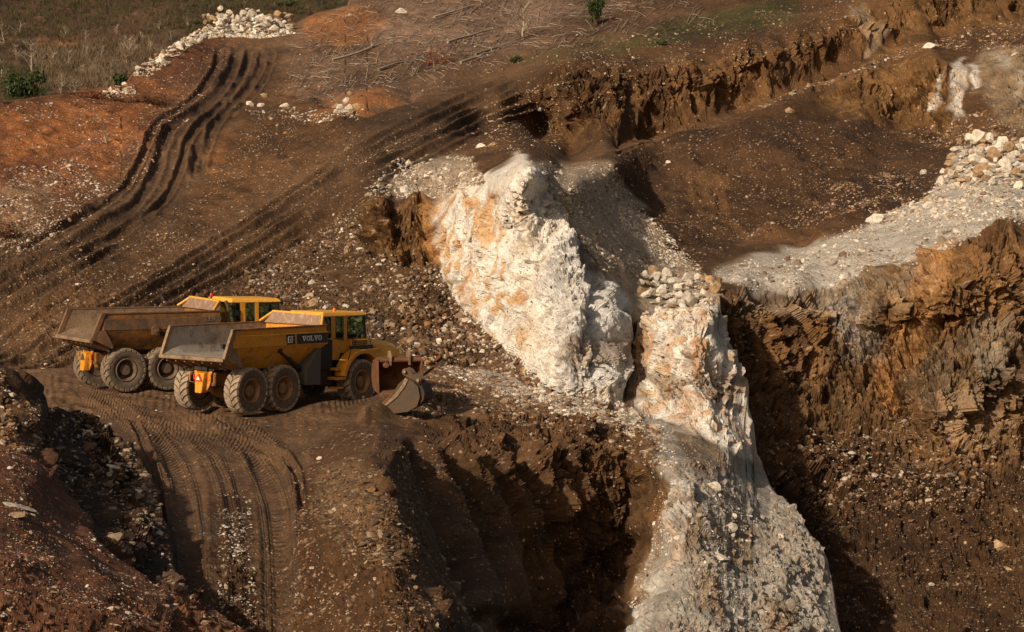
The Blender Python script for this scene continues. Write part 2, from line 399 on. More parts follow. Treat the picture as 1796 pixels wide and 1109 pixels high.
    col = col*(1-sm[..., None]*.85)+np.array([.48, .27, .095])*sm[..., None]*.85*np.clip(.5+col.mean(-1, keepdims=True)*1.3, .3, 1)
    col = col*(1-.45*sm2[..., None]*np.array([.5, .8, 1.]))
    fleck = (fade(h, .35)*(cell > .988))[..., None]*(.25+1.0*h3(*[np.floor(P[..., k]*9).astype(np.int64) for k in range(3)], seed+25))[..., None]
    col = col+fleck*np.array([.34, .28, .21])*(1-np.clip(col.mean(-1, keepdims=True)*1.5, 0, 1))*.8
    col = np.clip(col, .008, .85)
    ny2 = px.shape[0]
    idx = np.arange(ny2*nx).reshape(ny2, nx)
    Fq = np.stack([idx[:-1, :-1], idx[1:, :-1], idx[1:, 1:], idx[:-1, 1:]], -1).reshape(-1, 4)
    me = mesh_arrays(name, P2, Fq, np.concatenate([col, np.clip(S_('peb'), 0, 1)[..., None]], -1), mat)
    if getattr(zone, 'prints', None):                    # where tyres have run: distance along, across, and strength
        T = np.zeros(px.shape+(3,), np.float32)
        for line, w in zone.prints:
            p = np.array(line, float)
            for _ in range(3):
                q = [p[0]]
                for a_, b_ in zip(p[:-1], p[1:]): q += [a_*.75+b_*.25, a_*.25+b_*.75]
                p = np.array(q+[p[-1]])
            W3 = U(p[:, 0], p[:, 1], samp(D, p[:, 0], p[:, 1])); cum = np.concatenate([[0], np.cumsum(np.linalg.norm(np.diff(W3, axis=0), axis=1))])
            sel = np.where((px > p[:, 0].min()-w) & (px < p[:, 0].max()+w) & (py > p[:, 1].min()-w) & (py < p[:, 1].max()+w))
            x_, y_ = px[sel], py[sel]; d = np.full(x_.shape, 1e9); u_ = np.zeros(x_.shape); l_ = np.zeros(x_.shape)
            for i in range(len(p)-1):
                e = p[i+1]-p[i]; t = np.clip(((x_-p[i, 0])*e[0]+(y_-p[i, 1])*e[1])/(e@e), 0, 1)
                ex, ey = x_-p[i, 0]-t*e[0], y_-p[i, 1]-t*e[1]; dd = np.hypot(ex, ey); c_ = dd < d
                d = np.where(c_, dd, d); u_ = np.where(c_, cum[i]+t*(cum[i+1]-cum[i]), u_); l_ = np.where(c_, ex/w, l_)
            m_ = np.clip((1-d/w)*4, 0, 1)
            old = T[sel]; new = np.stack([u_, l_, m_], -1); T[sel] = np.where((m_ > .3)[:, None], new, old)
        at_ = me.attributes.new('Trk', 'FLOAT_VECTOR', 'POINT'); at_.data.foreach_set('vector', T.ravel())
    o = link(bpy.data.objects.new(name, me)); tag(o, kind='structure')
    nb0 = 14 if back else 0
    nn = normals(P2)
    def at(ax, ay, lift=0.):
        ax = np.asarray(ax, float); ay = np.asarray(ay, float)
        ci = np.clip(np.round((ax-pxr[0])/(pxr[1]-pxr[0])*(nx-1)).astype(int), 0, nx-1)
        ri = np.clip(np.round((ay-tp[ci])/(bt[ci]-tp[ci])*(ny-1)).astype(int), 0, ny-1)+nb0
        ok = (ay >= tp[ci]) & (ay <= bt[ci])
        return P2[ri, ci]+np.array([0, 0, lift]), n[ri, ci], ok
    o_at = at
    return o, at

# ---- front ground: plateau, haul road, ridge, dark pit wall, pale spur, lower white column
zf = lambda px, py, z: (px, py, Yz(py, z))
C1 = [zf(-150, 640, 0), zf(0, 640, 0), zf(150, 640, 0), zf(300, 640, 0), zf(450, 640, 0), zf(600, 640, 0), zf(700, 645, 0),
      zf(-150, 700, 0), zf(100, 690, 0), zf(250, 690, 0), zf(400, 690, 0), zf(550, 690, 0), zf(650, 690, 0),
      zf(250, 740, 0), zf(400, 740, 0), zf(550, 740, 0), zf(630, 725, .1), zf(0, 760, 0), zf(-150, 900, 0), zf(100, 900, 0), zf(0, 1109, -.6),
      zf(300, 800, 0), zf(400, 800, 0), zf(500, 800, 0), zf(300, 900, -.1), zf(400, 900, -.1), zf(510, 900, -.1),
      zf(250, 1000, -.4), zf(400, 1000, -.4), zf(510, 1000, -.4), zf(300, 1109, -1), zf(420, 1109, -1), zf(520, 1109, -1), zf(400, 1180, -1.4), zf(200, 1180, -1.4), zf(520, 1180, -1.4),
      zf(570, 790, .2), zf(600, 850, .5), zf(600, 950, .4), zf(600, 1050, -.2), zf(600, 1150, -.6),
      zf(650, 755, .35), zf(662, 830, .75), zf(690, 900, .6), zf(725, 980, .2), zf(775, 1080, -.3), zf(800, 1170, -.7),
      (705, 780, 67), (720, 840, 63.5), (770, 900, 64), (800, 980, 61), (850, 1060, 58), (880, 1170, 55),
      zf(700, 705, .1), zf(760, 690, .1), (700, 735, 75), (760, 740, 76.5), (850, 720, 80), (850, 745, 78.5), (1000, 745, 81), (1160, 815, 76.5),
      (830, 645, 95), (900, 660, 92), (1000, 695, 88), (1110, 712, 87.5), (1060, 760, 82), (1160, 740, 85), (760, 650, 92),
      (850, 800, 74), (850, 900, 71), (880, 1000, 68), (950, 820, 77), (950, 900, 75.5), (960, 1000, 75.5), (980, 1109, 73), (980, 1180, 71), (900, 1109, 68),
      (1080, 850, 79), (1090, 950, 79), (1080, 1030, 77), (1040, 1100, 72), (1130, 850, 80), (1120, 960, 79),
      (1180, 850, 74.5), (1180, 950, 71), (1160, 1050, 68), (1150, 1109, 65.5), (1130, 1180, 63), (1300, 860, 78), (1300, 950, 74), (1300, 1050, 69.5), (1300, 1109, 67), (1300, 1180, 64),
      (1430, 960, 78), (1400, 900, 80), (1460, 1020, 76), (1475, 1109, 72), (1490, 1180, 70), (1380, 1000, 73.5), (1230, 800, 79), (1240, 880, 74), (1530, 1180, 71),
      (1115, 560, 95), (1180, 550, 92.5), (1255, 520, 96), (1125, 650, 92.5), (1130, 590, 93), (1200, 585, 90.3), (1200, 650, 89), (1245, 600, 89.5), (1272, 580, 94), (1280, 660, 91), (1290, 640, 92), (1235, 640, 88), (1200, 720, 86.5), (1240, 720, 85), (1295, 720, 88),
      (1240, 780, 82), (1290, 780, 82), (1318, 780, 86), (1325, 830, 85), (1160, 700, 89), (1100, 700, 90), (1260, 540, 93)]
T1 = [(-150, 655), (0, 650), (300, 640), (500, 636), (700, 640), (800, 636), (830, 642), (900, 655), (1000, 690), (1095, 712), (1112, 560), (1150, 550), (1180, 543), (1210, 541), (1232, 524), (1250, 522), (1262, 512), (1266, 548), (1279, 556), (1281, 600), (1293, 625),
      (1296, 660), (1307, 672), (1309, 715), (1322, 745), (1321, 790), (1332, 815), (1348, 850), (1400, 905), (1430, 945), (1446, 965), (1460, 1010), (1472, 1080), (1480, 1120), (1530, 1240)]
B1 = [(-150, 1190), (1530, 1290)]
z1 = Zone(MUD)
ridge = [(655, 745), (1000, 720), (1165, 800), (1165, 860), (1150, 950), (1120, 1050), (1080, 1300), (800, 1300), (780, 1100), (700, 920), (662, 840)]
talus = [(560, 770), (640, 735), (668, 830), (705, 910), (740, 980), (800, 1090), (860, 1300), (510, 1300), (525, 1000), (530, 850)]
spur = [(1120, 705), (1170, 745), (1250, 770), (1340, 830), (1480, 960), (1540, 1300), (1060, 1300), (1110, 1060), (1140, 950), (1160, 850), (1150, 790), (1090, 730)]
ledge = [(760, 630), (830, 640), (1000, 690), (1110, 710), (1170, 760), (1160, 825), (1000, 765), (850, 740), (700, 735), (640, 740), (680, 690)]
column = [(1100, 560), (1290, 485), (1330, 640), (1360, 760), (1350, 830), (1240, 770), (1150, 730), (1110, 700)]
z1.put(pmask([(-150, 600), (700, 600), (640, 740), (540, 800), (540, 1300), (-150, 1300)], 10), MUD, soil=.3, clod=.6, mott=.32)
z1.put(pmask(talus, 14), BROWN*1.1, soil=.6, clod=1.1, mott=.4)
z1.put(pmask([(560, 820), (640, 800), (670, 850), (700, 930), (650, 960), (570, 900)], 14), SHALE*1.25, clod=1.6)
z1.put(pmask(ledge, 10), SHALE*.95, soil=.5, clod=1.7, mott=.6)
z1.put(pmask([(850, 640), (1010, 690), (1100, 715), (1150, 750), (1120, 770), (1000, 730), (880, 680), (780, 655), (780, 640)], 10), GREYW*.85, .75, clod=1.3)
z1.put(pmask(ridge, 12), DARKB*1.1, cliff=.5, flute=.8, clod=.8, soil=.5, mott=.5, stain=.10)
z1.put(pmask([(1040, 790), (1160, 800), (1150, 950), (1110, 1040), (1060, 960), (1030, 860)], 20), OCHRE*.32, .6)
z1.put(pmask([(1080, 720), (1165, 750), (1165, 840), (1060, 800)], 10), SHALE*.8, cliff=.5)
z1.put(pmask(spur, 5), GREYW*.78, cliff=.26, flute=.0, clod=.4, soil=.6, mott=.3, stain=.2)
for p_ in ([(1180, 760), (1250, 780), (1280, 830), (1210, 830)], [(1290, 905), (1330, 930), (1320, 1000), (1270, 985)], [(1220, 1000), (1260, 1010), (1270, 1109), (1230, 1080)], [(1340, 1040), (1380, 1060), (1390, 1150), (1350, 1150)], [(1180, 900), (1210, 880), (1230, 950), (1190, 960)]):
    z1.put(pmask(p_, 12), SHALE*1.1, .55, clod=.9)
z1.put(pmask([(1165, 850), (1205, 870), (1190, 960), (1150, 1080), (1090, 1150), (1110, 1050), (1140, 960)], 8), WHITE*.8, .7, cliff=.7, stain=.35)  # sunlit left flank: its brightness is painted in as whiter rock
z1.put(pmask([(1152, 845), (1166, 850), (1152, 960), (1118, 1060), (1108, 1050), (1136, 950)], 4), OCHRE*.8, .6)
z1.put(pmask(column, 8), WHITE, cliff=.7, flute=.7, clod=.5, mott=.2, stain=.75)
z1.put(pmask([(1095, 560), (1130, 560), (1145, 640), (1150, 700), (1110, 700)], 10), TANW*.7, .8)
z1.put(pmask([(1235, 520), (1262, 505), (1300, 640), (1312, 700), (1275, 660), (1255, 600)], 5), GREYW*.8, .6)
z1.put(pmask([(1150, 660), (1285, 660), (1290, 700), (1180, 705)], 9), SHALE, .7, stain=.2)
for l_, a_, w_ in (([(715, 790), (760, 880), (800, 980), (850, 1080)], .6, 9), ([(760, 790), (820, 880), (860, 980), (890, 1100)], .7, 10), ([(820, 800), (870, 880), (915, 960), (940, 1060)], .6, 9), ([(900, 800), (940, 880), (965, 960), (985, 1050)], .5, 10), ([(980, 800), (1005, 880), (1020, 960)], .4, 9)):
    z1.rel -= a_*np.exp(-(ldist(l_)/w_)**2); z1.rel += a_*.8*np.exp(-(ldist([(x+w_*2.2, y) for x, y in l_])/w_)**2)
wheel_road = [[(345, 740), (300, 770), (330, 850), (335, 950), (335, 1050), (340, 1180)], [(380, 735), (450, 780), (480, 870), (490, 960), (490, 1060), (495, 1180)]]
for w in wheel_road:
    z1.put(np.clip(1.3-ldist(w)/34, 0, 1), MUD*1.12, soil=.1, clod=.25)
    z1.rel -= .08*np.exp(-(ldist(w)/30)**4)
for off in (-32, 32):
    for w in wheel_road: z1.rel += .05*np.exp(-(ldist([(a+off, b) for a, b in w])/7)**2)
z1.put(pmask([(375, 860), (445, 860), (455, 1180), (380, 1180)], 10), BROWN*.9, clod=1.2)
for l in [[(90, 700), (250, 735), (420, 745), (600, 740)], [(100, 668), (250, 690), (400, 735), (560, 725), (640, 700)], [(120, 720), (300, 745), (520, 800), (530, 900)], [(230, 735), (265, 800), (285, 900), (290, 1000)]]:
    z1.rut(l, 6, .10, .7)
# the standing ground under the trucks stays flat
z1.put(pmask([(140, 650), (700, 650), (640, 720), (560, 740), (330, 740), (150, 690)], 12), soil=.10, clod=.6, mott=.35)
z1.rel += .38*np.exp(-(ldist([(640, 730), (690, 716), (745, 712), (800, 705)])/9)**2)
z1.prints = [([(90, 668), (250, 690), (400, 730), (560, 722), (650, 690)], 14), ([(100, 715), (260, 725), (380, 735), (470, 745), (560, 742)], 13), ([(60, 690), (200, 705), (300, 715), (420, 760)], 12),
             ([(160, 690), (250, 745), (300, 800), (325, 880), (335, 980), (338, 1180)], 26), ([(330, 735), (420, 770), (478, 850), (492, 950), (494, 1060), (496, 1180)], 24),
             ([(280, 740), (370, 790), (405, 880), (410, 980), (412, 1180)], 13), ([(420, 740), (500, 790), (528, 870), (530, 960)], 10)]
for l_, w_ in z1.prints:
    for sx in (-1, 1): z1.ruts.append(([(a_+sx*w_*.85, b_) for a_, b_ in l_], 4, -.07, -.5))
front, at1 = build_sheet('pit_floor_and_ridge', C1, T1, B1, (-400, 1530), z1, 1.75, 100, (6, 30))

# ---- hillside behind: slopes with tracks, white cliff, benches, upper cliffs, right pit wall
C2 = [zf(-150, 690, 0), zf(0, 640, 0), zf(150, 640, 0), zf(300, 640, 0), zf(450, 640, 0), zf(600, 640, 0), zf(700, 655, 0), (-150, 600, 97.5), (-150, 400, 111), (-150, 200, 135), (-150, 100, 150),
      (0, 600, 97), (0, 500, 103), (0, 400, 110), (0, 300, 120), (0, 175, 136), (150, 550, 99), (150, 450, 106), (150, 300, 122), (200, 150, 145), (300, 560, 98), (300, 450, 107), (300, 300, 125), (300, 200, 138), (300, 90, 160),
      (400, 50, 176), (520, 40, 178), (470, 150, 152), (450, 300, 123), (450, 450, 106.5), (450, 560, 98), (450, 230, 132), (620, 0, 180), (620, -80, 198), (300, -80, 200), (0, 0, 170), (0, -80, 190),
      (600, 150, 146), (600, 220, 131), (600, 300, 120), (600, 450, 106), (600, 560, 97), (700, 600, 95), (720, 520, 98.5), (680, 450, 103), (650, 350, 106), (700, 400, 104.5), (730, 300, 115), (750, 350, 108), (745, 440, 103.5),
      (750, 200, 132), (800, 100, 151), (900, 0, 178), (900, -80, 196), (1240, 0, 172), (1240, -80, 184), (930, 130, 141), (880, 180, 135.5), (850, 230, 130), (760, 260, 121), (1060, 0, 178),
      (830, 645, 95), (900, 660, 92), (1000, 700, 88.5), (1100, 730, 88), (780, 600, 96), (800, 560, 98.5),
      (758, 400, 104), (770, 480, 101.5), (790, 540, 99), (820, 600, 96), (850, 350, 100.5), (850, 430, 98.7), (880, 500, 96.5), (890, 570, 94.5), (930, 640, 91), (950, 430, 95), (950, 560, 92), (960, 490, 93.6),
      (910, 275, 101.5), (860, 303, 101.5), (800, 343, 103), (955, 340, 98), (1000, 430, 95), (1000, 490, 92.6), (1020, 560, 90), (1010, 660, 88), (1060, 640, 90), (1080, 560, 92.5), (1060, 500, 95), (1090, 690, 90), (1110, 600, 96),
      (935, 268, 104.5), (870, 282, 107), (790, 320, 109), (965, 290, 103), (1010, 300, 106.5), (1080, 295, 115), (1000, 380, 98.8), (1050, 400, 100.5), (1080, 470, 97.5), (1150, 450, 107), (1110, 510, 99), (1200, 480, 106), (1180, 530, 98.5), (1250, 500, 101),
      (1000, 280, 131), (940, 250, 134), (1150, 245, 136), (1300, 188, 141), (1450, 130, 145), (1560, 85, 150),
      (955, 132, 139), (1000, 108, 138.5), (1100, 102, 140.5), (1200, 94, 142), (1300, 64, 145), (1500, 24, 151), (1570, -20, 157), (1100, 60, 153), (1240, 40, 160), (1400, 0, 168), (1400, -80, 180),
      (1000, 200, 135), (1100, 170, 138), (1200, 150, 140), (1300, 120, 143), (1400, 95, 146.5), (1400, 45, 147.5), (1480, 32, 150), (1480, 95, 149), (1100, 88, 148), (1200, 80, 149), (1300, 50, 152),
      (1650, 0, 154), (1650, 72, 151.5), (1796, 0, 156), (1796, 40, 153.5), (1796, -60, 160), (1700, -80, 160), (1880, 0, 160), (1500, 112, 142), (1640, 90, 142), (1560, 222, 138), (1650, 235, 137), (1450, 190, 139), (1690, 110, 143), (1690, 205, 135), (1796, 100, 141), (1796, 220, 131), (1880, 200, 130), (1740, 240, 129),
      (1100, 330, 123), (1200, 400, 117), (1300, 430, 115.5), (1300, 300, 127), (1300, 208, 135), (1380, 200, 135.5), (1450, 350, 121), (1600, 320, 122), (1500, 235, 132), (1400, 260, 129), (1200, 280, 130), (1240, 460, 110),
      (1300, 483, 103), (1400, 485, 104), (1500, 450, 107), (1500, 492, 104), (1600, 430, 107), (1700, 395, 107), (1760, 400, 106), (1796, 440, 104), (1270, 470, 108.5), (1400, 445, 112), (1530, 390, 115), (1640, 330, 119), (1720, 290, 121), (1796, 300, 119), (1880, 300, 117), (1740, 345, 112), (1796, 400, 108),
      (1290, 550, 98.5), (1270, 650, 97), (1350, 560, 100), (1400, 560, 101.5), (1340, 700, 97), (1400, 700, 99), (1480, 560, 102.5), (1500, 640, 100.5), (1500, 740, 98), (1600, 560, 101.5), (1600, 490, 103), (1560, 520, 101), (1700, 560, 101), (1660, 500, 100), (1790, 560, 102), (1740, 445, 103.5), (1880, 560, 104), (1700, 740, 98), (1640, 720, 96.5), (1790, 740, 99), (1600, 740, 98), (1620, 650, 99), (1750, 640, 98.5),
      (1400, 800, 94), (1350, 850, 90.5), (1330, 780, 92), (1500, 850, 93.5), (1650, 850, 94), (1790, 850, 95), (1500, 1000, 87), (1700, 1000, 88), (1790, 1000, 89), (1500, 1109, 81), (1700, 1109, 81), (1790, 1109, 82), (1200, 700, 97), (1300, 1000, 90), (1250, 1170, 84), (1880, 1170, 73), (1600, 930, 90.5)]
T2 = [(-150, 205), (0, 180), (100, 165), (190, 152), (215, 150), (235, 125), (300, 82), (350, 48), (400, 36), (450, 40), (515, 38), (560, 22), (610, 8), (640, -60), (2120, -60)]
B2 = [(-150, 720), (300, 672), (700, 680), (830, 672), (1000, 725), (1095, 745), (1110, 900), (1160, 1170), (2120, 1170)]
z2 = Zone(BROWN)
z2.put(pmask([(-460, 150), (200, 130), (330, 70), (420, 60), (400, 190), (330, 250), (260, 330), (140, 370), (0, 420), (-460, 470)], 30), RED, .85, mott=.5, clod=.8)
for p in [[(0, 190), (130, 170), (200, 200), (120, 260), (0, 290)], [(0, 350), (60, 330), (60, 400), (0, 410)], [(170, 150), (260, 130), (330, 170), (240, 215), (180, 190)], [(350, 250), (400, 180), (430, 200), (375, 300), (340, 330)], [(180, 200), (225, 210), (215, 320), (170, 330)]]:
    z2.put(pmask(p, 14), ORANGE, .30)
z2.put(pmask([(-60, 330), (100, 310), (60, 470), (-60, 560)], 25), TANW*.55, .5)
z2.put(pmask([(480, 60), (620, -80), (1240, -80), (900, 115), (800, 150), (640, 195), (500, 160)], 25), UPPER, mott=.5, clod=.9)
for p in [[(560, 180), (660, 150), (700, 165), (640, 200), (540, 215)], [(520, 30), (640, 10), (700, 40), (600, 90), (540, 70)], [(430, 90), (480, 90), (440, 180), (400, 190)]]:
    z2.put(pmask(p, 10), ORANGE*.8, .5)
z2.put(pmask([(700, 0), (900, -40), (1150, -40), (850, 90), (700, 110), (640, 70)], 30), C3(.22, .15, .115), .5)
z2.put(pmask([(880, 118), (1000, 70), (1250, 22), (1400, -10), (1400, 30), (1290, 62), (1150, 82), (1010, 105), (950, 125)], 12), GREEN*.8+DARKB*.3, .7)
z2.put(pmask([(850, 170), (950, 130), (1000, 150), (1000, 270), (880, 250), (800, 230)], 16), BROWN*.9, soil=.8, clod=.8)
z2.put(pmask([(960, 130), (1010, 106), (1200, 92), (1320, 56), (1500, 20), (1560, -30), (2120, -80), (2120, 60), (1660, 75), (1560, 95), (1450, 150), (1250, 215), (1010, 278), (975, 220)], 9), BROWN*.95, cliff=1.0, flute=.4, clod=.7, mott=.4, stain=.25)
z2.put(pmask([(1480, 20), (1600, -60), (2120, -60), (2120, 40), (1650, 60), (1500, 80)], 14), OCHRE*.45, .7, cliff=1.1, flute=.4, stain=.3)
z2.put(pmask([(1490, 10), (1520, 10), (1545, 70), (1530, 95), (1505, 60)], 6), TANW*.75, .7)
z2.put(pmask([(1430, 165), (1500, 108), (1620, 70), (1660, 100), (1665, 235), (1560, 228), (1450, 195)], 10), OCHRE*.42, cliff=1.0, flute=.3, mott=.4, stain=.4, soil=.5)
for p_ in ([(1664, 118), (1690, 108), (1700, 140), (1688, 160), (1694, 205), (1672, 208), (1668, 160)], [(1700, 120), (1716, 118), (1722, 150), (1706, 160)], [(1640, 130), (1650, 125), (1652, 190), (1642, 195)], [(1740, 100), (1775, 95), (1770, 125), (1745, 128)], [(1780, 130), (1800, 120), (1800, 190), (1788, 190)]):
    z2.put(pmask(p_, 7), WHITE*.85, .85, cliff=1.0, stain=.3)
z2.put(pmask([(1715, 85), (2120, 60), (2120, 200), (1796, 240), (1735, 190), (1715, 130)], 14), TANW*.6, .75, cliff=1.0, flute=.3, mott=.5, stain=.3)
z2.put(pmask([(1000, 290), (1300, 200), (1500, 200), (1700, 250), (1720, 290), (1600, 350), (1400, 440), (1230, 480), (1140, 400), (1080, 300)], 16), DARKB*.98, soil=1.6, clod=1.5, mott=.45, cliff=.16)  # dark soil, tone lowered further: the slope's own shade sits in the colour
z2.put(pmask([(1200, 310), (1290, 320), (1300, 400), (1230, 400)], 10), OCHRE*.38, .6, cliff=.45, flute=.6)
z2.put(pmask([(1300, 440), (1300, 400), (1500, 370), (1530, 400), (1420, 445)], 12), BROWN*1.25, .7)
# pale rim of the right pit and its wall
z2.put(pmask([(1245, 475), (1330, 452), (1430, 436), (1530, 392), (1640, 330), (1690, 255), (2120, 240), (2120, 400), (1765, 395), (1700, 420), (1600, 460), (1500, 495), (1400, 505), (1290, 500)], 9), GREYW*.98, soil=.6, clod=1.1, mott=.3, cliff=.15)
z2.put(pmask([(1240, 500), (1400, 505), (1500, 495), (1600, 465), (1740, 410), (2120, 400), (2120, 840), (1700, 850), (1560, 820), (1480, 850), (1300, 900), (1240, 850)], 20), SHALE*1.05, cliff=1.0, flute=.2, clod=.4, mott=.3, stain=.35, soil=.8)
z2.put(pmask([(1240, 500), (1330, 505), (1390, 520), (1400, 800), (1300, 900), (1240, 850)], 20), DARKB*1.3, .8, stain=.1)  # corner beside the column: its shade is painted in as darker brown
z2.put(pmask([(1440, 500), (1520, 480), (1560, 640), (1480, 640)], 20), GREYW*.6, .6)
z2.put(pmask([(1560, 470), (1720, 430), (1760, 560), (1620, 640), (1540, 560)], 25), OCHRE*.7, .6, stain=.5)
z2.put(pmask([(1600, 600), (1796, 560), (1796, 700), (1660, 720), (1580, 680)], 25), TANW*.5, .5, stain=.4)
z2.put(pmask([(1525, 620), (1555, 640), (1570, 730), (1545, 740)], 6), OCHRE*1.2, .8)
z2.put(pmask([(1720, 410), (1760, 400), (1850, 420), (1850, 520), (1760, 500)], 10), BROWN*1.1, .6, cliff=1.0)
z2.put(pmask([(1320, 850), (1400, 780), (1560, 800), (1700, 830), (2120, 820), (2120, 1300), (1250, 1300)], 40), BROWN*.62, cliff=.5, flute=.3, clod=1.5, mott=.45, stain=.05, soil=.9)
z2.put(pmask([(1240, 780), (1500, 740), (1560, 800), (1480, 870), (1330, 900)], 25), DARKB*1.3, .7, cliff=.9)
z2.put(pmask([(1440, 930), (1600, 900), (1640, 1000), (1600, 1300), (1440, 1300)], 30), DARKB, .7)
for p_, c_, k_ in (([(1290, 505), (1400, 510), (1510, 495), (1640, 455), (1660, 500), (1560, 545), (1440, 560), (1300, 545)], C3(.34, .29, .23), .55), ([(1640, 430), (1680, 420), (1660, 520), (1600, 600), (1570, 590)], OCHRE*1.25, .7), ([(1460, 520), (1500, 510), (1520, 600), (1480, 610)], C3(.33, .29, .25), .7), ([(1540, 600), (1600, 560), (1620, 600), (1560, 680)], OCHRE*1.1, .6), ([(1700, 560), (1740, 540), (1760, 640), (1720, 680)], C3(.30, .26, .21), .6), ([(1600, 700), (1700, 680), (1780, 760), (1680, 800)], C3(.27, .20, .14), .5), ([(1320, 540), (1350, 530), (1360, 640), (1330, 640)], OCHRE*.8, .5), ([(1405, 560), (1440, 540), (1450, 660), (1420, 700)], OCHRE*.7, .5)):
    z2.put(pmask(p_, 12), c_, k_)
# white cliff
z2.put(pmask([(690, 285), (740, 272), (830, 275), (840, 320), (790, 345), (700, 340), (660, 320)], 12), TANW*.9, .9, clod=1.3, mott=.4)
z2.put(pmask([(930, 280), (1000, 292), (1070, 288), (1110, 340), (1170, 440), (1250, 490), (1270, 540), (1120, 560), (1060, 480), (1000, 400), (960, 340)], 10), TANW*.95, clod=1.3, soil=.6, mott=.35)
z2.put(pmask([(752, 400), (795, 338), (870, 295), (910, 266), (960, 300), (975, 370), (1005, 420), (1030, 480), (1080, 500), (1108, 540), (1125, 720), (1100, 730), (1000, 700), (930, 660), (880, 620), (830, 560), (800, 520), (765, 470)], 7),
       WHITE, cliff=.48, flute=.55, clod=.5, soil=.6, mott=.18, stain=.28, peb=.1)
z2.put(pmask([(752, 350), (800, 325), (880, 340), (900, 440), (930, 600), (900, 640), (860, 600), (800, 520), (765, 470)], 14), WHITE*.97, .5, stain=.95)
z2.put(pmask([(990, 400), (1040, 470), (1100, 520), (1120, 700), (1010, 690), (980, 600), (965, 500)], 14), C3(.50, .495, .475), .8, stain=.08)  # right part turned from the sun: shade put into a cooler, greyer white
z2.put(pmask([(1040, 590), (1080, 600), (1080, 650), (1000, 660), (1010, 620)], 10), SHALE*1.6, .5)
z2.put(pmask([(1096, 540), (1118, 560), (1122, 700), (1104, 700)], 7), CREV_SHADE*2, .6)  # crevice beside the column: its shade painted dark over the rock
# brown outcrop and rubble left of it
z2.put(pmask([(640, 345), (760, 355), (758, 440), (740, 465), (650, 455)], 9), OCHRE*.34, .9, cliff=.8, flute=.8, stain=.2)
z2.put(pmask([(735, 360), (758, 360), (760, 460), (738, 450)], 6), OCHRE*1.0, .7)
z2.put(pmask([(420, 470), (640, 350), (660, 450), (760, 460), (800, 530), (860, 590), (900, 660), (700, 690), (620, 600), (380, 560), (320, 530)], 16), SHALE*.62, soil=.9, clod=1.8, mott=.6)
# tracks
trk1 = [(450, 70), (425, 120), (375, 180), (330, 240), (290, 310), (250, 360), (170, 410), (80, 465), (-80, 540)]
trk2 = [(1230, 5), (1000, 90), (880, 150), (720, 225), (600, 290), (480, 370), (360, 445), (220, 520), (60, 590), (-100, 640)]
z2.put(np.clip(1.5-ldist(trk1)/52, 0, 1), MUD*.95, .9, soil=.35, clod=.5, mott=.25)
z2.put(np.clip(1.4-ldist([(260, 340), (180, 400), (80, 450), (-100, 530)])/70, 0, 1), MUD*.9, .8, soil=.4, clod=.6)
z2.put(np.clip(1.5-ldist([(870, 155), (720, 228), (600, 300), (470, 385), (350, 465), (200, 560), (0, 640)])/46, 0, 1), MUD*.9, .9, soil=.3, clod=.5, mott=.25)
z2.put(np.clip(1.4-ldist(trk2[:3])/22, 0, 1), MUD*1.1, .8, soil=.3)
z2.put(np.clip(1.3-ldist([(1000, 285), (1150, 240), (1300, 188), (1500, 120)])/12, 0, 1), MUD*1.0, .8, soil=.3)
def shift(l, dx, dy=0): return [(a+dx, b+dy) for a, b in l]
for l, w, d in (([(385, 80), (378, 130), (325, 190), (272, 215), (245, 290), (205, 350), (120, 395), (0, 455), (-100, 510)], 6, .20), ([(418, 80), (408, 130), (370, 185), (300, 215), (285, 255), (270, 310), (240, 365), (150, 415), (50, 470), (-100, 540)], 9, .26),
                ([(440, 82), (428, 130), (395, 180), (330, 235), (318, 290), (300, 340), (250, 390)], 6, .22), ([(465, 85), (455, 130), (430, 165), (380, 205), (362, 260), (350, 300)], 7, .22), ([(480, 85), (470, 130), (445, 168), (400, 205)], 5, .16),
                ([(250, 385), (140, 450), (40, 500), (-100, 570)], 8, .24), ([(235, 415), (130, 480), (30, 540), (-100, 600)], 7, .2), ([(190, 350), (100, 405), (0, 440), (-100, 480)], 6, .16), ([(350, 240), (345, 290), (350, 315)], 10, .3)):
    z2.rut(l, w, d, .4, .75)
base2 = [(905, 150), (800, 195), (700, 240), (600, 300), (500, 368), (400, 430), (300, 492), (200, 552), (100, 605), (-100, 690)]
for dx, dy, w, d in ((0, 0, 6, .17), (9, 12, 5, .14), (22, 26, 6, .17), (-16, -14, 5, .12), (38, 44, 5, .14), (48, 56, 4, .10)):
    z2.rut(shift(base2, dx, dy*.7), w, d*1.5, .45, .8)
z2.rut([(1010, 287), (1150, 246), (1300, 194), (1440, 140)], 4, .15)
for l in [[(20, 640), (120, 560), (200, 520)], [(60, 640), (130, 610), (160, 580)], [(0, 600), (100, 540), (150, 500)]]: z2.rut(l, 5, .18)
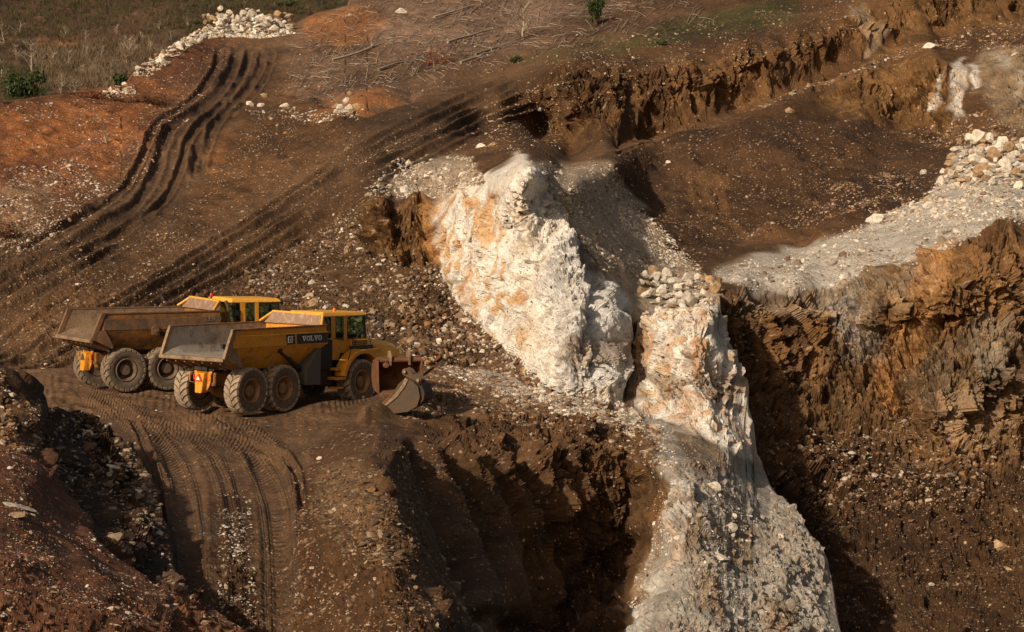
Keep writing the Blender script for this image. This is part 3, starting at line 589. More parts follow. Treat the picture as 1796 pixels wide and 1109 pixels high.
# big shapes: overhangs, gullies
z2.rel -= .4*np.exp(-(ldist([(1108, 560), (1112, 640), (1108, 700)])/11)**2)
z2.rel -= .6*np.exp(-(ldist([(690, 360), (700, 400), (720, 450)])/13)**2)
for l_, a_, w_ in (([(925, 400), (915, 470), (900, 540)], .4, 10), ([(975, 380), (1000, 440), (1010, 480)], .3, 9), ([(850, 380), (860, 460), (880, 520)], .3, 8), ([(1020, 540), (1010, 600), (1000, 660)], .4, 7), ([(1085, 560), (1095, 630), (1080, 690)], .4, 8)):
    z2.rel += a_*np.exp(-(ldist(l_)/w_)**2); z2.rel -= a_*.8*np.exp(-(ldist([(x+w_*2.0, y+6) for x, y in l_])/(w_*.7))**2)
z2.rel += .55*np.exp(-(ldist([(985, 445), (965, 500), (945, 560)])/14)**2)
z2.rel += .4*np.exp(-(ldist([(1060, 520), (1075, 600), (1060, 690)])/12)**2)
z2.rel -= .5*np.exp(-(ldist([(1035, 500), (1040, 570), (1035, 660)])/10)**2)
z2.rel -= .8*np.exp(-(ldist([(1090, 235), (1200, 205), (1300, 172), (1420, 125), (1520, 88)])/20)**2)
z2.rel -= .8*np.exp(-(ldist([(1330, 520), (1400, 520), (1460, 520)])/25)**2)
z2.rel -= .7*np.exp(-(ldist([(1660, 560), (1560, 640), (1550, 700)])/12)**2)
z2.rel -= .5*np.exp(-(ldist([(560, 170), (640, 195), (720, 165)])/10)**2)
hill, at2 = build_sheet('quarry_hillside', C2, T2, B2, (-400, 2060), z2, 1.8, 200, (30, 60))

# ---- near mound at the lower left
Ax = [(-150, 640), (0, 655), (60, 722), (75, 840), (170, 930), (300, 1030), (430, 1109), (520, 1170)]
C0 = []
for px, py, Y in [(-150, 625, 62), (0, 640, 62), (75, 690, 64), (200, 760, 65), (265, 830, 60), (292, 900, 54), (308, 1000, 47.5), (360, 1060, 44.5), (440, 1115, 42), (520, 1172, 40),
                  (-150, 690, 56), (0, 700, 55), (60, 735, 54), (75, 838, 48.5), (170, 930, 46), (300, 1030, 42.5), (420, 1105, 41),
                  (130, 780, 62), (170, 860, 57), (230, 900, 54), (260, 960, 49.5), (-150, 840, 46), (0, 850, 45), (0, 950, 39), (120, 960, 42), (200, 1040, 38), (0, 1050, 34.5), (-150, 1050, 33), (300, 1109, 37), (0, 1180, 31), (300, 1180, 34), (450, 1180, 37), (-150, 1180, 30)]:
    C0.append((px, py, Y))
T0 = [(-150, 618), (0, 638), (40, 655), (75, 688), (85, 712), (130, 722), (200, 760), (235, 790), (262, 830), (278, 870), (292, 920), (300, 985), (330, 1035), (365, 1062), (430, 1108), (520, 1172)]
B0 = [(-150, 1200), (520, 1200)]
z0 = Zone(C3(.14, .062, .034))
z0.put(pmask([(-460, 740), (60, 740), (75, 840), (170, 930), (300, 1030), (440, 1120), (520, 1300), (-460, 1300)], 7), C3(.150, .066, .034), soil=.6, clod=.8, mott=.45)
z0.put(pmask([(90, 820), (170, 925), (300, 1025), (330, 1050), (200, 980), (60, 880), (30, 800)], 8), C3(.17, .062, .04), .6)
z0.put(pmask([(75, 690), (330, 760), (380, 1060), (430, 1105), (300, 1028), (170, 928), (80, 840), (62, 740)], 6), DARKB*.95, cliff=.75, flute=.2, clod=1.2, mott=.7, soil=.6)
z0.put(pmask([(-460, 600), (70, 640), (80, 720), (60, 760), (-460, 720)], 8), BROWN*.8, clod=1.5, cliff=.4)
z0.peb[:] = .18
z0.rel -= .35*np.exp(-(ldist([(95, 740), (110, 830), (190, 930), (280, 1000)])/14)**2)
z0.rel += .1*np.exp(-(ldist([(0, 990), (120, 1000), (260, 1060), (420, 1130)])/10)**2)+.12*np.exp(-(ldist([(0, 1060), (150, 1080), (350, 1150)])/10)**2)
mound, at0 = build_sheet('near_mound', C0, T0, B0, (-330, 520), z0, 1.75, 300, (4, 60), warp=6)

# ---- far wooded hillside
C9 = [(-150, 260, 240), (300, 260, 240), (800, 260, 250), (-150, 150, 275), (300, 150, 280), (800, 150, 290), (-150, 0, 370), (300, 0, 370), (800, 0, 380), (-150, -90, 460), (300, -90, 460), (800, -90, 470)]
z9 = Zone(C3(.075, .043, .026))
z9.put(pmask([(-460, -100), (120, -100), (200, 60), (0, 120), (-460, 130)], 40), C3(.07, .038, .024), .8)
z9.put(pmask([(60, 60), (160, 65), (160, 95), (60, 92)], 9), ORANGE*.8, .35)
z9.put(pmask([(250, 30), (450, -20), (700, -60), (700, 20), (420, 30), (260, 60)], 20), GREEN*.8, .4)
z9.put(pmask([(0, 60), (260, 70), (330, 40), (300, 140), (100, 200), (0, 200)], 30), C3(.115, .082, .045), .6)
z9.soil[:] = 3; z9.clod[:] = 4; z9.mott[:] = .6
far, at9 = build_sheet('far_hillside', C9, [(-400, -80), (800, -80)], [(-400, 250), (800, 250)], (-400, 800), z9, 2.5, 400, None, warpfreq=.06)
#==STONES==
# ------------------------------------------------------------------ loose stones
def ico():
    t = (1+5**.5)/2
    v = np.array([(-1, t, 0), (1, t, 0), (-1, -t, 0), (1, -t, 0), (0, -1, t), (0, 1, t), (0, -1, -t), (0, 1, -t), (t, 0, -1), (t, 0, 1), (-t, 0, -1), (-t, 0, 1)], float)
    f = np.array([(0, 11, 5), (0, 5, 1), (0, 1, 7), (0, 7, 10), (0, 10, 11), (1, 5, 9), (5, 11, 4), (11, 10, 2), (10, 7, 6), (7, 1, 8), (3, 9, 4), (3, 4, 2), (3, 2, 6), (3, 6, 8), (3, 8, 9), (4, 9, 5), (2, 4, 11), (6, 2, 10), (8, 6, 7), (9, 8, 1)])
    return v/np.linalg.norm(v[0]), f
IV, IF = ico()
def rand_rot(n):
    q = rng.normal(size=(n, 4)); q /= np.linalg.norm(q, axis=1, keepdims=True); w, x, y, z = q.T
    return np.stack([1-2*(y*y+z*z), 2*(x*y-z*w), 2*(x*z+y*w), 2*(x*y+z*w), 1-2*(x*x+z*z), 2*(y*z-x*w), 2*(x*z-y*w), 2*(y*z+x*w), 1-2*(x*x+y*y)], -1).reshape(n, 3, 3)
PAL = {'white': [(.66, .61, .53), (.52, .46, .38), (.42, .31, .20)], 'mixed': [(.15, .09, .055), (.24, .15, .09), (.30, .215, .14), (.10, .06, .038), (.13, .08, .048), (.46, .38, .29), (.26, .13, .05)],
       'brown': [(.12, .07, .042), (.17, .10, .058), (.08, .048, .03), (.30, .22, .15)], 'pale': [(.44, .38, .31), (.56, .51, .44), (.30, .23, .165), (.20, .13, .085)], 'shale': [(.155, .10, .056), (.11, .067, .038), (.26, .18, .11), (.07, .043, .026), (.19, .10, .04), (.10, .06, .034), (.085, .055, .035)],
       'red': [(.24, .10, .045), (.16, .07, .038), (.36, .25, .17), (.5, .42, .33)]}
def inpoly(x, y, poly):
    ins = np.zeros(x.shape, bool); n = len(poly)
    for i in range(n):
        (x1, y1), (x2, y2) = poly[i], poly[(i+1) % n]
        c = (y1 > y) != (y2 > y)
        ins ^= c & (x < (x2-x1)*(y-y1)/((y2-y1) or 1e-9)+x1)
    return ins
STONE_SETS = {}
def scatter(setname, at, poly, n, size, pal, flat=.55, power=2.2, clump=.5):
    """size in metres: stones from size[0] to size[1], small ones far commoner"""
    p = np.array(poly, float); lo, hi = p.min(0), p.max(0)
    x = rng.uniform(lo[0], hi[0], n*6); y = rng.uniform(lo[1], hi[1], n*6)
    k = inpoly(x, y, poly)
    k &= (vnoise(np.stack([x/38, y/24, x*0+len(poly)], -1), 5)+.7*vnoise(np.stack([x/13, y/9, x*0], -1), 6)) > rng.uniform(-1.3, 1.3, x.size)*(1.001-clump)+(-.15)
    x, y = x[k][:n], y[k][:n]
    P, nr, ok = at(x, y); P, nr = P[ok], nr[ok]; m = len(P)
    s = size[0]*(1-rng.random(m)*(1-(size[0]/size[1])**power))**(-1/power)
    sc = np.stack([s*rng.uniform(.7, 1.35, m), s*rng.uniform(.6, 1.0, m), s*rng.uniform(.7, 1.1, m)*flat], -1)*.5
    V = IV[None]*(1+rng.normal(0, .17, (m, 12, 1)))*sc[:, None]
    A = rand_rot(m)
    yaw = rng.uniform(0, 6.28, m); tl = rng.normal(0, .35, (m, 2))
    cz, sz = np.cos(yaw), np.sin(yaw)
    B = np.stack([cz, -sz, tl[:, 0], sz, cz, tl[:, 1], -tl[:, 0]*cz-tl[:, 1]*sz, tl[:, 0]*sz-tl[:, 1]*cz, np.ones(m)], -1).reshape(m, 3, 3)
    V = np.einsum('nij,nkj->nki', B, V)
    # face planes broken off: clamp along a random direction
    dr = A[:, 0]; pr = np.einsum('nki,ni->nk', V, dr); lim = s*rng.uniform(.18, .4, m); ex = np.clip(pr-lim[:, None], 0, None)
    V = V-ex[..., None]*dr[:, None]
    dr = A[:, 1]; pr = np.einsum('nki,ni->nk', V, dr); lim = s*rng.uniform(.10, .35, m); ex = np.clip(pr-lim[:, None], 0, None); V = V-ex[..., None]*dr[:, None]
    V = V+(P-nr*s[:, None]*.06)[:, None]
    pc = np.array(PAL[pal])[rng.integers(0, len(PAL[pal]), m)]*rng.uniform(.7, 1.2, (m, 1))
    c = np.repeat(pc[:, None], 12, 1)
    STONE_SETS.setdefault(setname, []).append((V.reshape(-1, 3), c.reshape(-1, 3), m))
def flush_stones(nm, label):
    parts = STONE_SETS[nm]; V = np.concatenate([a for a, b, c in parts]); C = np.concatenate([b for a, b, c in parts]); m = sum(c for a, b, c in parts)
    Fs = (IF[None]+12*np.arange(m)[:, None, None]).reshape(-1, 3)
    o = link(bpy.data.objects.new(nm, mesh_arrays(nm, V, Fs, C, M_STONE)))
    tag(o, label, 'loose stones', kind='stuff')
A1, A2, A0_, A9 = at1, at2, at0, at9
RUB = [(420, 470), (560, 400), (640, 350), (660, 450), (760, 460), (800, 530), (870, 600), (960, 690), (830, 668), (700, 680), (620, 640), (380, 560), (320, 530)]
scatter('rubble', A2, RUB, 9000, (.10, .6), 'shale', .4, 2.9, .6)
scatter('rubble', A2, RUB, 3500, (.1, .55), 'brown', .6, 2.4)
scatter('rubble', A2, RUB, 900, (.12, .5), 'pale', .6, 2.4)
scatter('rubble', A2, [(700, 540), (800, 540), (900, 620), (950, 670), (760, 660), (700, 610)], 1500, (.12, .6), 'mixed', .6, 2.3, .4)
scatter('rubble', A1, [(760, 635), (830, 640), (1000, 690), (1110, 710), (1165, 760), (1160, 825), (1000, 770), (850, 745), (700, 735), (700, 690)], 4500, (.08, .5), 'mixed', .55, 2.2, .5)
scatter('rubble', A1, [(780, 640), (1000, 690), (1110, 712), (1150, 760), (1000, 735), (860, 690)], 2600, (.08, .5), 'pale', .6, 2.2, .5)
scatter('gravel', A1, [(555, 830), (640, 800), (668, 850), (705, 920), (740, 985), (690, 1000), (600, 960), (545, 900)], 3200, (.07, .35), 'shale', .4, 2.2, .5)
scatter('gravel', A1, [(530, 760), (640, 745), (800, 1109), (520, 1109)], 3000, (.04, .22), 'mixed', .5, 2.6, .3)
scatter('gravel', A1, [(90, 680), (640, 690), (560, 760), (540, 1109), (280, 1109), (240, 800)], 1800, (.03, .14), 'mixed', .5, 2.8, .6)
scatter('gravel', A1, [(380, 860), (440, 860), (450, 1109), (385, 1109)], 900, (.04, .2), 'pale', .5, 2.6, .5)
scatter('gravel', A1, [(660, 760), (1100, 780), (1140, 1000), (1060, 1109), (820, 1109), (700, 900)], 2500, (.04, .28), 'brown', .6, 2.8, .6)
scatter('scree', A1, [(1165, 760), (1250, 780), (1345, 850), (1440, 960), (1475, 1109), (1170, 1109), (1190, 960), (1170, 850)], 3800, (.035, .32), 'pale', .6, 2.7, .6)
scatter('scree', A1, [(1200, 850), (1300, 850), (1320, 960), (1260, 1000), (1210, 960)], 350, (.08, .45), 'pale', .7, 2.4, .6)
scatter('scree', A1, [(1115, 550), (1180, 543), (1258, 508), (1250, 535), (1180, 560), (1125, 570)], 500, (.1, .45), 'white', .7, 2, .3)
scatter('scree', A1, [(1150, 660), (1280, 660), (1290, 700), (1170, 700)], 700, (.07, .3), 'mixed', .6, 2.4, .3)
scatter('scree', A2, [(930, 280), (1010, 292), (1070, 288), (1120, 350), (1190, 450), (1260, 490), (1180, 540), (1060, 480), (1000, 400), (960, 340)], 4200, (.07, .45), 'pale', .6, 2.7, .4)
scatter('scree', A2, [(1070, 290), (1130, 380), (1230, 470), (1180, 470), (1090, 400)], 1500, (.08, .35), 'white', .65, 2.6, .3)
scatter('scree', A2, [(690, 285), (740, 272), (830, 275), (850, 320), (760, 350), (640, 345)], 2000, (.1, .5), 'pale', .65, 2.3, .3)
scatter('scree', A2, [(1245, 475), (1430, 436), (1530, 392), (1640, 330), (1690, 255), (1850, 240), (1850, 400), (1765, 400), (1600, 465), (1500, 500), (1400, 500), (1290, 500)], 4200, (.08, .6), 'pale', .65, 2.3, .45)
scatter('scree', A2, [(1540, 380), (1640, 325), (1690, 255), (1850, 240), (1850, 380), (1700, 390)], 2200, (.10, .5), 'white', .65, 2.5, .4)
scatter('gravel', A2, [(1300, 400), (1560, 370), (1640, 330), (1600, 300), (1450, 330), (1250, 440)], 2600, (.08, .4), 'mixed', .6, 2.5, .5)
scatter('gravel', A2, [(1020, 290), (1300, 205), (1500, 215), (1700, 260), (1700, 300), (1500, 370), (1300, 430), (1230, 470), (1140, 400)], 4200, (.07, .3), 'brown', .6, 2.8, .4)
scatter('gravel', A2, [(1320, 740), (1500, 730), (1850, 720), (1850, 1109), (1480, 1109), (1430, 940)], 8000, (.05, .36), 'brown', .55, 2.7, .5)
scatter('gravel', A2, [(1320, 740), (1500, 730), (1850, 720), (1850, 1109), (1480, 1109), (1430, 940)], 3000, (.05, .4), 'shale', .5, 2.7, .6)
scatter('gravel', A2, [(1340, 790), (1560, 750), (1750, 800), (1700, 900), (1450, 900)], 3000, (.08, .5), 'mixed', .6, 2.4, .5)
scatter('gravel', A2, [(950, 100), (1240, 30), (1500, -10), (1500, 60), (1300, 120), (1000, 200)], 2500, (.08, .4), 'mixed', .6, 2.6, .3)
scatter('gravel', A2, [(860, 180), (980, 140), (990, 260), (780, 280)], 1200, (.08, .4), 'mixed', .6, 2.6, .4)
scatter('gravel', A2, [(1290, 190), (1560, 90), (1796, 30), (1796, 110), (1640, 80), (1450, 150)], 2500, (.1, .6), 'mixed', .6, 2.4, .4)
scatter('gravel', A2, [(1580, 240), (1700, 200), (1850, 190), (1850, 260), (1700, 270)], 1400, (.1, .6), 'mixed', .6, 2.2, .3)
scatter('gravel', A2, [(480, 150), (560, 30), (760, -40), (1240, -40), (900, 120), (640, 200), (500, 240)], 5500, (.07, .42), 'mixed', .5, 2.8, .35)
scatter('gravel', A2, [(350, 330), (450, 200), (640, 200), (760, 240), (600, 300), (420, 400), (330, 440), (240, 430)], 3000, (.06, .36), 'mixed', .55, 2.9, .5)
scatter('gravel', A2, [(0, 190), (200, 150), (400, 60), (420, 90), (330, 210), (240, 330), (60, 440), (0, 450)], 6000, (.06, .38), 'red', .55, 2.8, .45)
scatter('gravel', A2, [(0, 300), (120, 280), (200, 330), (60, 430), (0, 440)], 700, (.1, .4), 'pale', .55, 2.6, .6)
scatter('gravel', A2, [(0, 450), (200, 380), (350, 430), (640, 260), (880, 160), (800, 230), (600, 400), (300, 540), (100, 640), (0, 640)], 4500, (.06, .28), 'mixed', .55, 2.9, .5)
scatter('gravel', A2, [(430, 195), (640, 180), (640, 215), (480, 215)], 450, (.1, .4), 'pale', .6, 2.5, .5)
scatter('gravel', A0_, [(0, 650), (60, 720), (75, 840), (170, 930), (300, 1030), (430, 1109), (0, 1109)], 4000, (.03, .2), 'red', .5, 2.8, .5)
scatter('gravel', A0_, [(85, 700), (210, 770), (270, 850), (300, 990), (400, 1090), (300, 1020), (170, 925), (80, 835)], 3500, (.06, .5), 'brown', .5, 2.3, .5)
scatter('gravel', A0_, [(85, 700), (210, 770), (270, 850), (300, 990), (170, 900), (90, 800)], 500, (.08, .35), 'pale', .5, 2.3, .5)
scatter('gravel', A0_, [(0, 645), (60, 720), (70, 800), (0, 800)], 900, (.06, .3), 'mixed', .5, 2.3, .5)
scatter('scree', A2, [(352, 66), (358, 46), (400, 38), (512, 42), (515, 60), (470, 68)], 1500, (.15, .7), 'white', .8, 2.3, .3)
scatter('scree', A2, [(228, 132), (250, 108), (350, 52), (356, 70), (262, 130)], 700, (.12, .5), 'white', .7, 2.4, .4)
scatter('scree', A2, [(170, 160), (235, 140), (240, 165), (190, 172)], 150, (.12, .5), 'white', .7, 2.4, .4)
scatter('scree', A1, [(790, 640), (1000, 695), (1110, 715), (1160, 760), (1130, 780), (980, 725), (860, 680), (760, 650)], 1700, (.06, .4), 'white', .7, 2.6, .5)
scatter('scree', A2, [(1240, 475), (1430, 430), (1530, 385), (1640, 322), (1660, 335), (1540, 402), (1430, 452), (1260, 490)], 900, (.06, .4), 'white', .65, 2.6, .4)
scatter('scree', A1, [(1150, 740), (1180, 745), (1190, 860), (1170, 980), (1120, 1080), (1100, 1060), (1140, 950), (1155, 850)], 700, (.05, .3), 'white', .65, 2.6, .4)
scatter('scree', A2, [(760, 470), (800, 520), (880, 610), (960, 680), (900, 660), (820, 590), (740, 480)], 700, (.08, .45), 'white', .65, 2.6, .4)
scatter('gravel', A1, [(690, 770), (760, 780), (860, 1000), (900, 1109), (820, 1109), (740, 960), (690, 850)], 1800, (.05, .4), 'brown', .55, 2.5, .5)
flush_stones('rubble', 'broken brown and pale shale rubble covering the slope behind the trucks')
flush_stones('gravel', 'small brown and tan stones strewn over the earth slopes')
flush_stones('scree', 'pale grey and white rock fragments lying on the white slopes and rim')
#==THINGS==
# ------------------------------------------------------------------ mesh collector for built objects
class MB:
    def __init__(s): s.v = []; s.f = []
    def add(s, vs, fs):
        k = len(s.v); s.v += [tuple(v) for v in vs]; s.f += [tuple(i+k for i in f) for f in fs]; return s
    def box(s, x0, x1, y0, y1, z0, z1):
        return s.add([(x, y, z) for x in (x0, x1) for y in (y0, y1) for z in (z0, z1)],
                     [(0, 1, 3, 2), (4, 6, 7, 5), (0, 4, 5, 1), (2, 3, 7, 6), (0, 2, 6, 4), (1, 5, 7, 3)])
    def hexa(s, lo, hi):                                # four bottom corners, four top corners, same order
        return s.add(list(lo)+list(hi), [(3, 2, 1, 0), (4, 5, 6, 7), (0, 1, 5, 4), (1, 2, 6, 5), (2, 3, 7, 6), (3, 0, 4, 7)])
    def plate(s, pts, th, axis=(0, 1, 0)):              # a polygon given thickness along an axis
        n = len(pts); a = Vector(axis)*th; P = [Vector(p) for p in pts]; Q = [p+a for p in P]
        return s.add(P+Q, [tuple(range(n))[::-1], tuple(range(n, 2*n))]+[(i, (i+1) % n, n+(i+1) % n, n+i) for i in range(n)])
    def tube(s, pts, r, seg=8, cap=True):
        P = [Vector(p) for p in pts]; n = len(P); rr = r if isinstance(r, (list, tuple)) else [r]*n
        k = len(s.v); prev = None
        for i, p in enumerate(P):
            t = (P[min(i+1, n-1)]-P[max(i-1, 0)]).normalized()
            if prev is None: prev = t.orthogonal().normalized()
            u = (prev-t*prev.dot(t)).normalized(); prev = u; w = t.cross(u)
            for j in range(seg):
                q = 2*math.pi*j/seg; s.v.append(tuple(p+(u*math.cos(q)+w*math.sin(q))*rr[i]))
        for i in range(n-1):
            for j in range(seg):
                s.f.append((k+i*seg+j, k+i*seg+(j+1) % seg, k+(i+1)*seg+(j+1) % seg, k+(i+1)*seg+j))
        if cap: s.f.append(tuple(k+j for j in range(seg))[::-1]); s.f.append(tuple(k+(n-1)*seg+j for j in range(seg)))
        return s
    def lathe(s, prof, seg=40, c=(0, 0, 0)):            # profile (radius, y) turned about the y axis
        k = len(s.v); m = len(prof)
        for j in range(seg):
            q = 2*math.pi*j/seg
            for r, y in prof: s.v.append((c[0]+r*math.cos(q), c[1]+y, c[2]+r*math.sin(q)))
        for j in range(seg):
            for i in range(m-1):
                a = k+j*m+i; b = k+((j+1) % seg)*m+i; s.f.append((a, a+1, b+1, b))
        return s
    def build(s, name, mat, parent=None, bevel=0, smooth=False, loc=None):
        me = bpy.data.meshes.new(name); me.from_pydata(s.v, [], s.f); me.materials.append(mat)
        if smooth:
            for p in me.polygons: p.use_smooth = True
        me.update()
        import bmesh
        b = bmesh.new(); b.from_mesh(me); bmesh.ops.recalc_face_normals(b, faces=b.faces); b.to_mesh(me); b.free()
        o = link(bpy.data.objects.new(name, me), parent)
        if loc: o.location = loc
        if bevel:
            m = o.modifiers.new('bevel', 'BEVEL'); m.width = bevel; m.segments = 2; m.limit_method = 'ANGLE'
        if smooth:
            try: me.set_sharp_from_angle(angle=R(38))
            except Exception: pass
        return o
def empty(name, loc=(0, 0, 0), rz=0):
    o = bpy.data.objects.new(name, None); o.location = loc; o.rotation_euler = (0, 0, rz); o.empty_display_size = .3
    return link(o)
def copy_tree(o, parent=None):
    c = o.copy(); link(c, parent)
    for ch in list(o.children): copy_tree(ch, c)
    return c

# lettering, drawn as stroked shapes; box 0..1 wide, 0..1 high
def serif_V(): return [[(0, 1), (.42, 1), (.42, .86), (.34, .86), (.53, .33), (.70, .86), (.60, .86), (.60, 1), (1, 1), (1, .86), (.90, .86), (.60, 0), (.40, 0), (.10, .86), (0, .86)]]
def serif_L(): return [[(0, 1), (.5, 1), (.5, .86), (.38, .86), (.38, .15), (.72, .15), (.78, .36), (.95, .36), (.92, 0), (0, 0), (0, .14), (.13, .14), (.13, .86), (0, .86)]]
def ring_O(w=.24):
    n = 28; out = []
    for i in range(n):
        a, b = 2*math.pi*i/n, 2*math.pi*(i+1)/n
        out.append([(.5+.5*math.cos(a), .5+.5*math.sin(a)), (.5+.5*math.cos(b), .5+.5*math.sin(b)), (.5+(.5-w)*math.cos(b), .5+(.5-.15)*math.sin(b)), (.5+(.5-w)*math.cos(a), .5+(.5-.15)*math.sin(a))])
    return out
def glyph(ch):
    if ch == 'V': return serif_V()
    if ch == 'L': return serif_L()
    if ch == 'O': return ring_O()
    if ch == 'A': return [[(0, 0), (.26, 0), (.58, 1), (.34, 1)], [(.74, 0), (1, 0), (.68, 1), (.42, 1)], [(.25, .2), (.75, .2), (.72, .38), (.28, .38)]]
    if ch == '3': return [[(0, 1), (.9, 1), (.9, .84), (0, .84)], [(.66, .84), (.9, .84), (.9, .16), (.66, .16)], [(.2, .58), (.66, .58), (.66, .42), (.2, .42)], [(0, .16), (.9, .16), (.9, 0), (0, 0)]]
    if ch == '0': return [[(0, 1), (.9, 1), (.9, .84), (0, .84)], [(0, .16), (.9, .16), (.9, 0), (0, 0)], [(0, .84), (.26, .84), (.26, .16), (0, .16)], [(.64, .84), (.9, .84), (.9, .16), (.64, .16)]]
    if ch == 'F': return [[(0, 1), (.28, 1), (.28, 0), (0, 0)], [(.28, 1), (.9, 1), (.9, .84), (.28, .84)], [(.28, .58), (.75, .58), (.75, .42), (.28, .42)]]
def lettering(text, x0, z0, x1, z1, y, th, gap=.14, slant=0.):
    """letters standing on the plane y, reading along +x"""
    n = len(text); w = (x1-x0)/(n+(n-1)*gap); mb = MB()
    for i, ch in enumerate(text):
        ox = x0+i*w*(1+gap)
        for poly in glyph(ch):
            mb.plate([(ox+u*w+slant*v*(z1-z0), y, z0+v*(z1-z0)) for u, v in poly], th, (0, -1, 0))
    return mb

def wheel(root, x, side, pal, rad=.80, wid=.60):
    """one wheel: rim dish and hub (the wheel part) with its tyre and lugs as a sub-part"""
    yc = side*1.13; s = side
    rim = MB(); o = wid/2
    rim.lathe([(.445, -s*-.20), (.43, s*.25), (.40, s*.27), (.375, s*.25), (.345, s*.14), (.30, s*.04), (.21, s*.02), (.20, s*.16), (.18, s*.185), (.001, s*.19)], 36)
    rim.lathe([(.40, -s*.20), (.30, -s*.16), (.15, -s*.16), (.001, -s*.16)], 24)
    for k in range(10):
        a = 2*math.pi*k/10; rim.tube([(.255*math.cos(a), s*.02, .255*math.sin(a)), (.255*math.cos(a), s*.07, .255*math.sin(a))], .018, 6)
    w = rim.build('wheel', pal['rim'], root, smooth=True, loc=(x, yc, rad))
    w.rotation_euler = (0, random.uniform(0, 6), 0)
    t = MB()
    side_p = [(.425, .23), (.47, .262), (.55, .287), (.64, .292), (.70, .285), (.735, .272)]
    t.lathe([(r, -y) for r, y in side_p]+[(.752, -.20), (.756, 0), (.752, .20)]+[(r, y) for r, y in side_p[::-1]], 64)
    wall = t.build('tyre', pal['tyre'], w, smooth=True)
    g = MB(); N = 21
    def pt(r, y, a): return (r*math.cos(a), y, r*math.sin(a))
    for k in range(N):
        for sg in (-1, 1):
            a0 = 2*math.pi*(k+(.5 if sg > 0 else 0))/N; da = 2*math.pi/N*.40; sh = 2*math.pi/N*.85
            segs = [(0.015*sg, sh*1.0, 1.0), (.16*sg, sh*.35, 1.), (.285*sg, 0, 1.15)]
            for (ya, oa, fa), (yb, ob, fb) in zip(segs[:-1], segs[1:]):
                rb = .80 if abs(yb) < .2 else .782
                g.hexa([pt(.745, ya, a0+oa-da*fa), pt(.745, ya, a0+oa+da*fa), pt(.735, yb, a0+ob+da*fb), pt(.735, yb, a0+ob-da*fb)],
                       [pt(.80, ya, a0+oa-da*fa*.85), pt(.80, ya, a0+oa+da*fa*.85), pt(rb, yb, a0+ob+da*fb*.85), pt(rb, yb, a0+ob-da*fb*.85)])
            g.hexa([pt(.69, .286*sg, a0-da*.9), pt(.69, .286*sg, a0+da*.9), pt(.735, .25*sg, a0+da*1.1), pt(.735, .25*sg, a0-da*1.1)],
                   [pt(.70, .303*sg, a0-da*.8), pt(.70, .303*sg, a0+da*.8), pt(.782, .288*sg, a0+da*1.0), pt(.782, .288*sg, a0-da*1.0)])
    g.build('tread', pal['tread'], w)
    return w

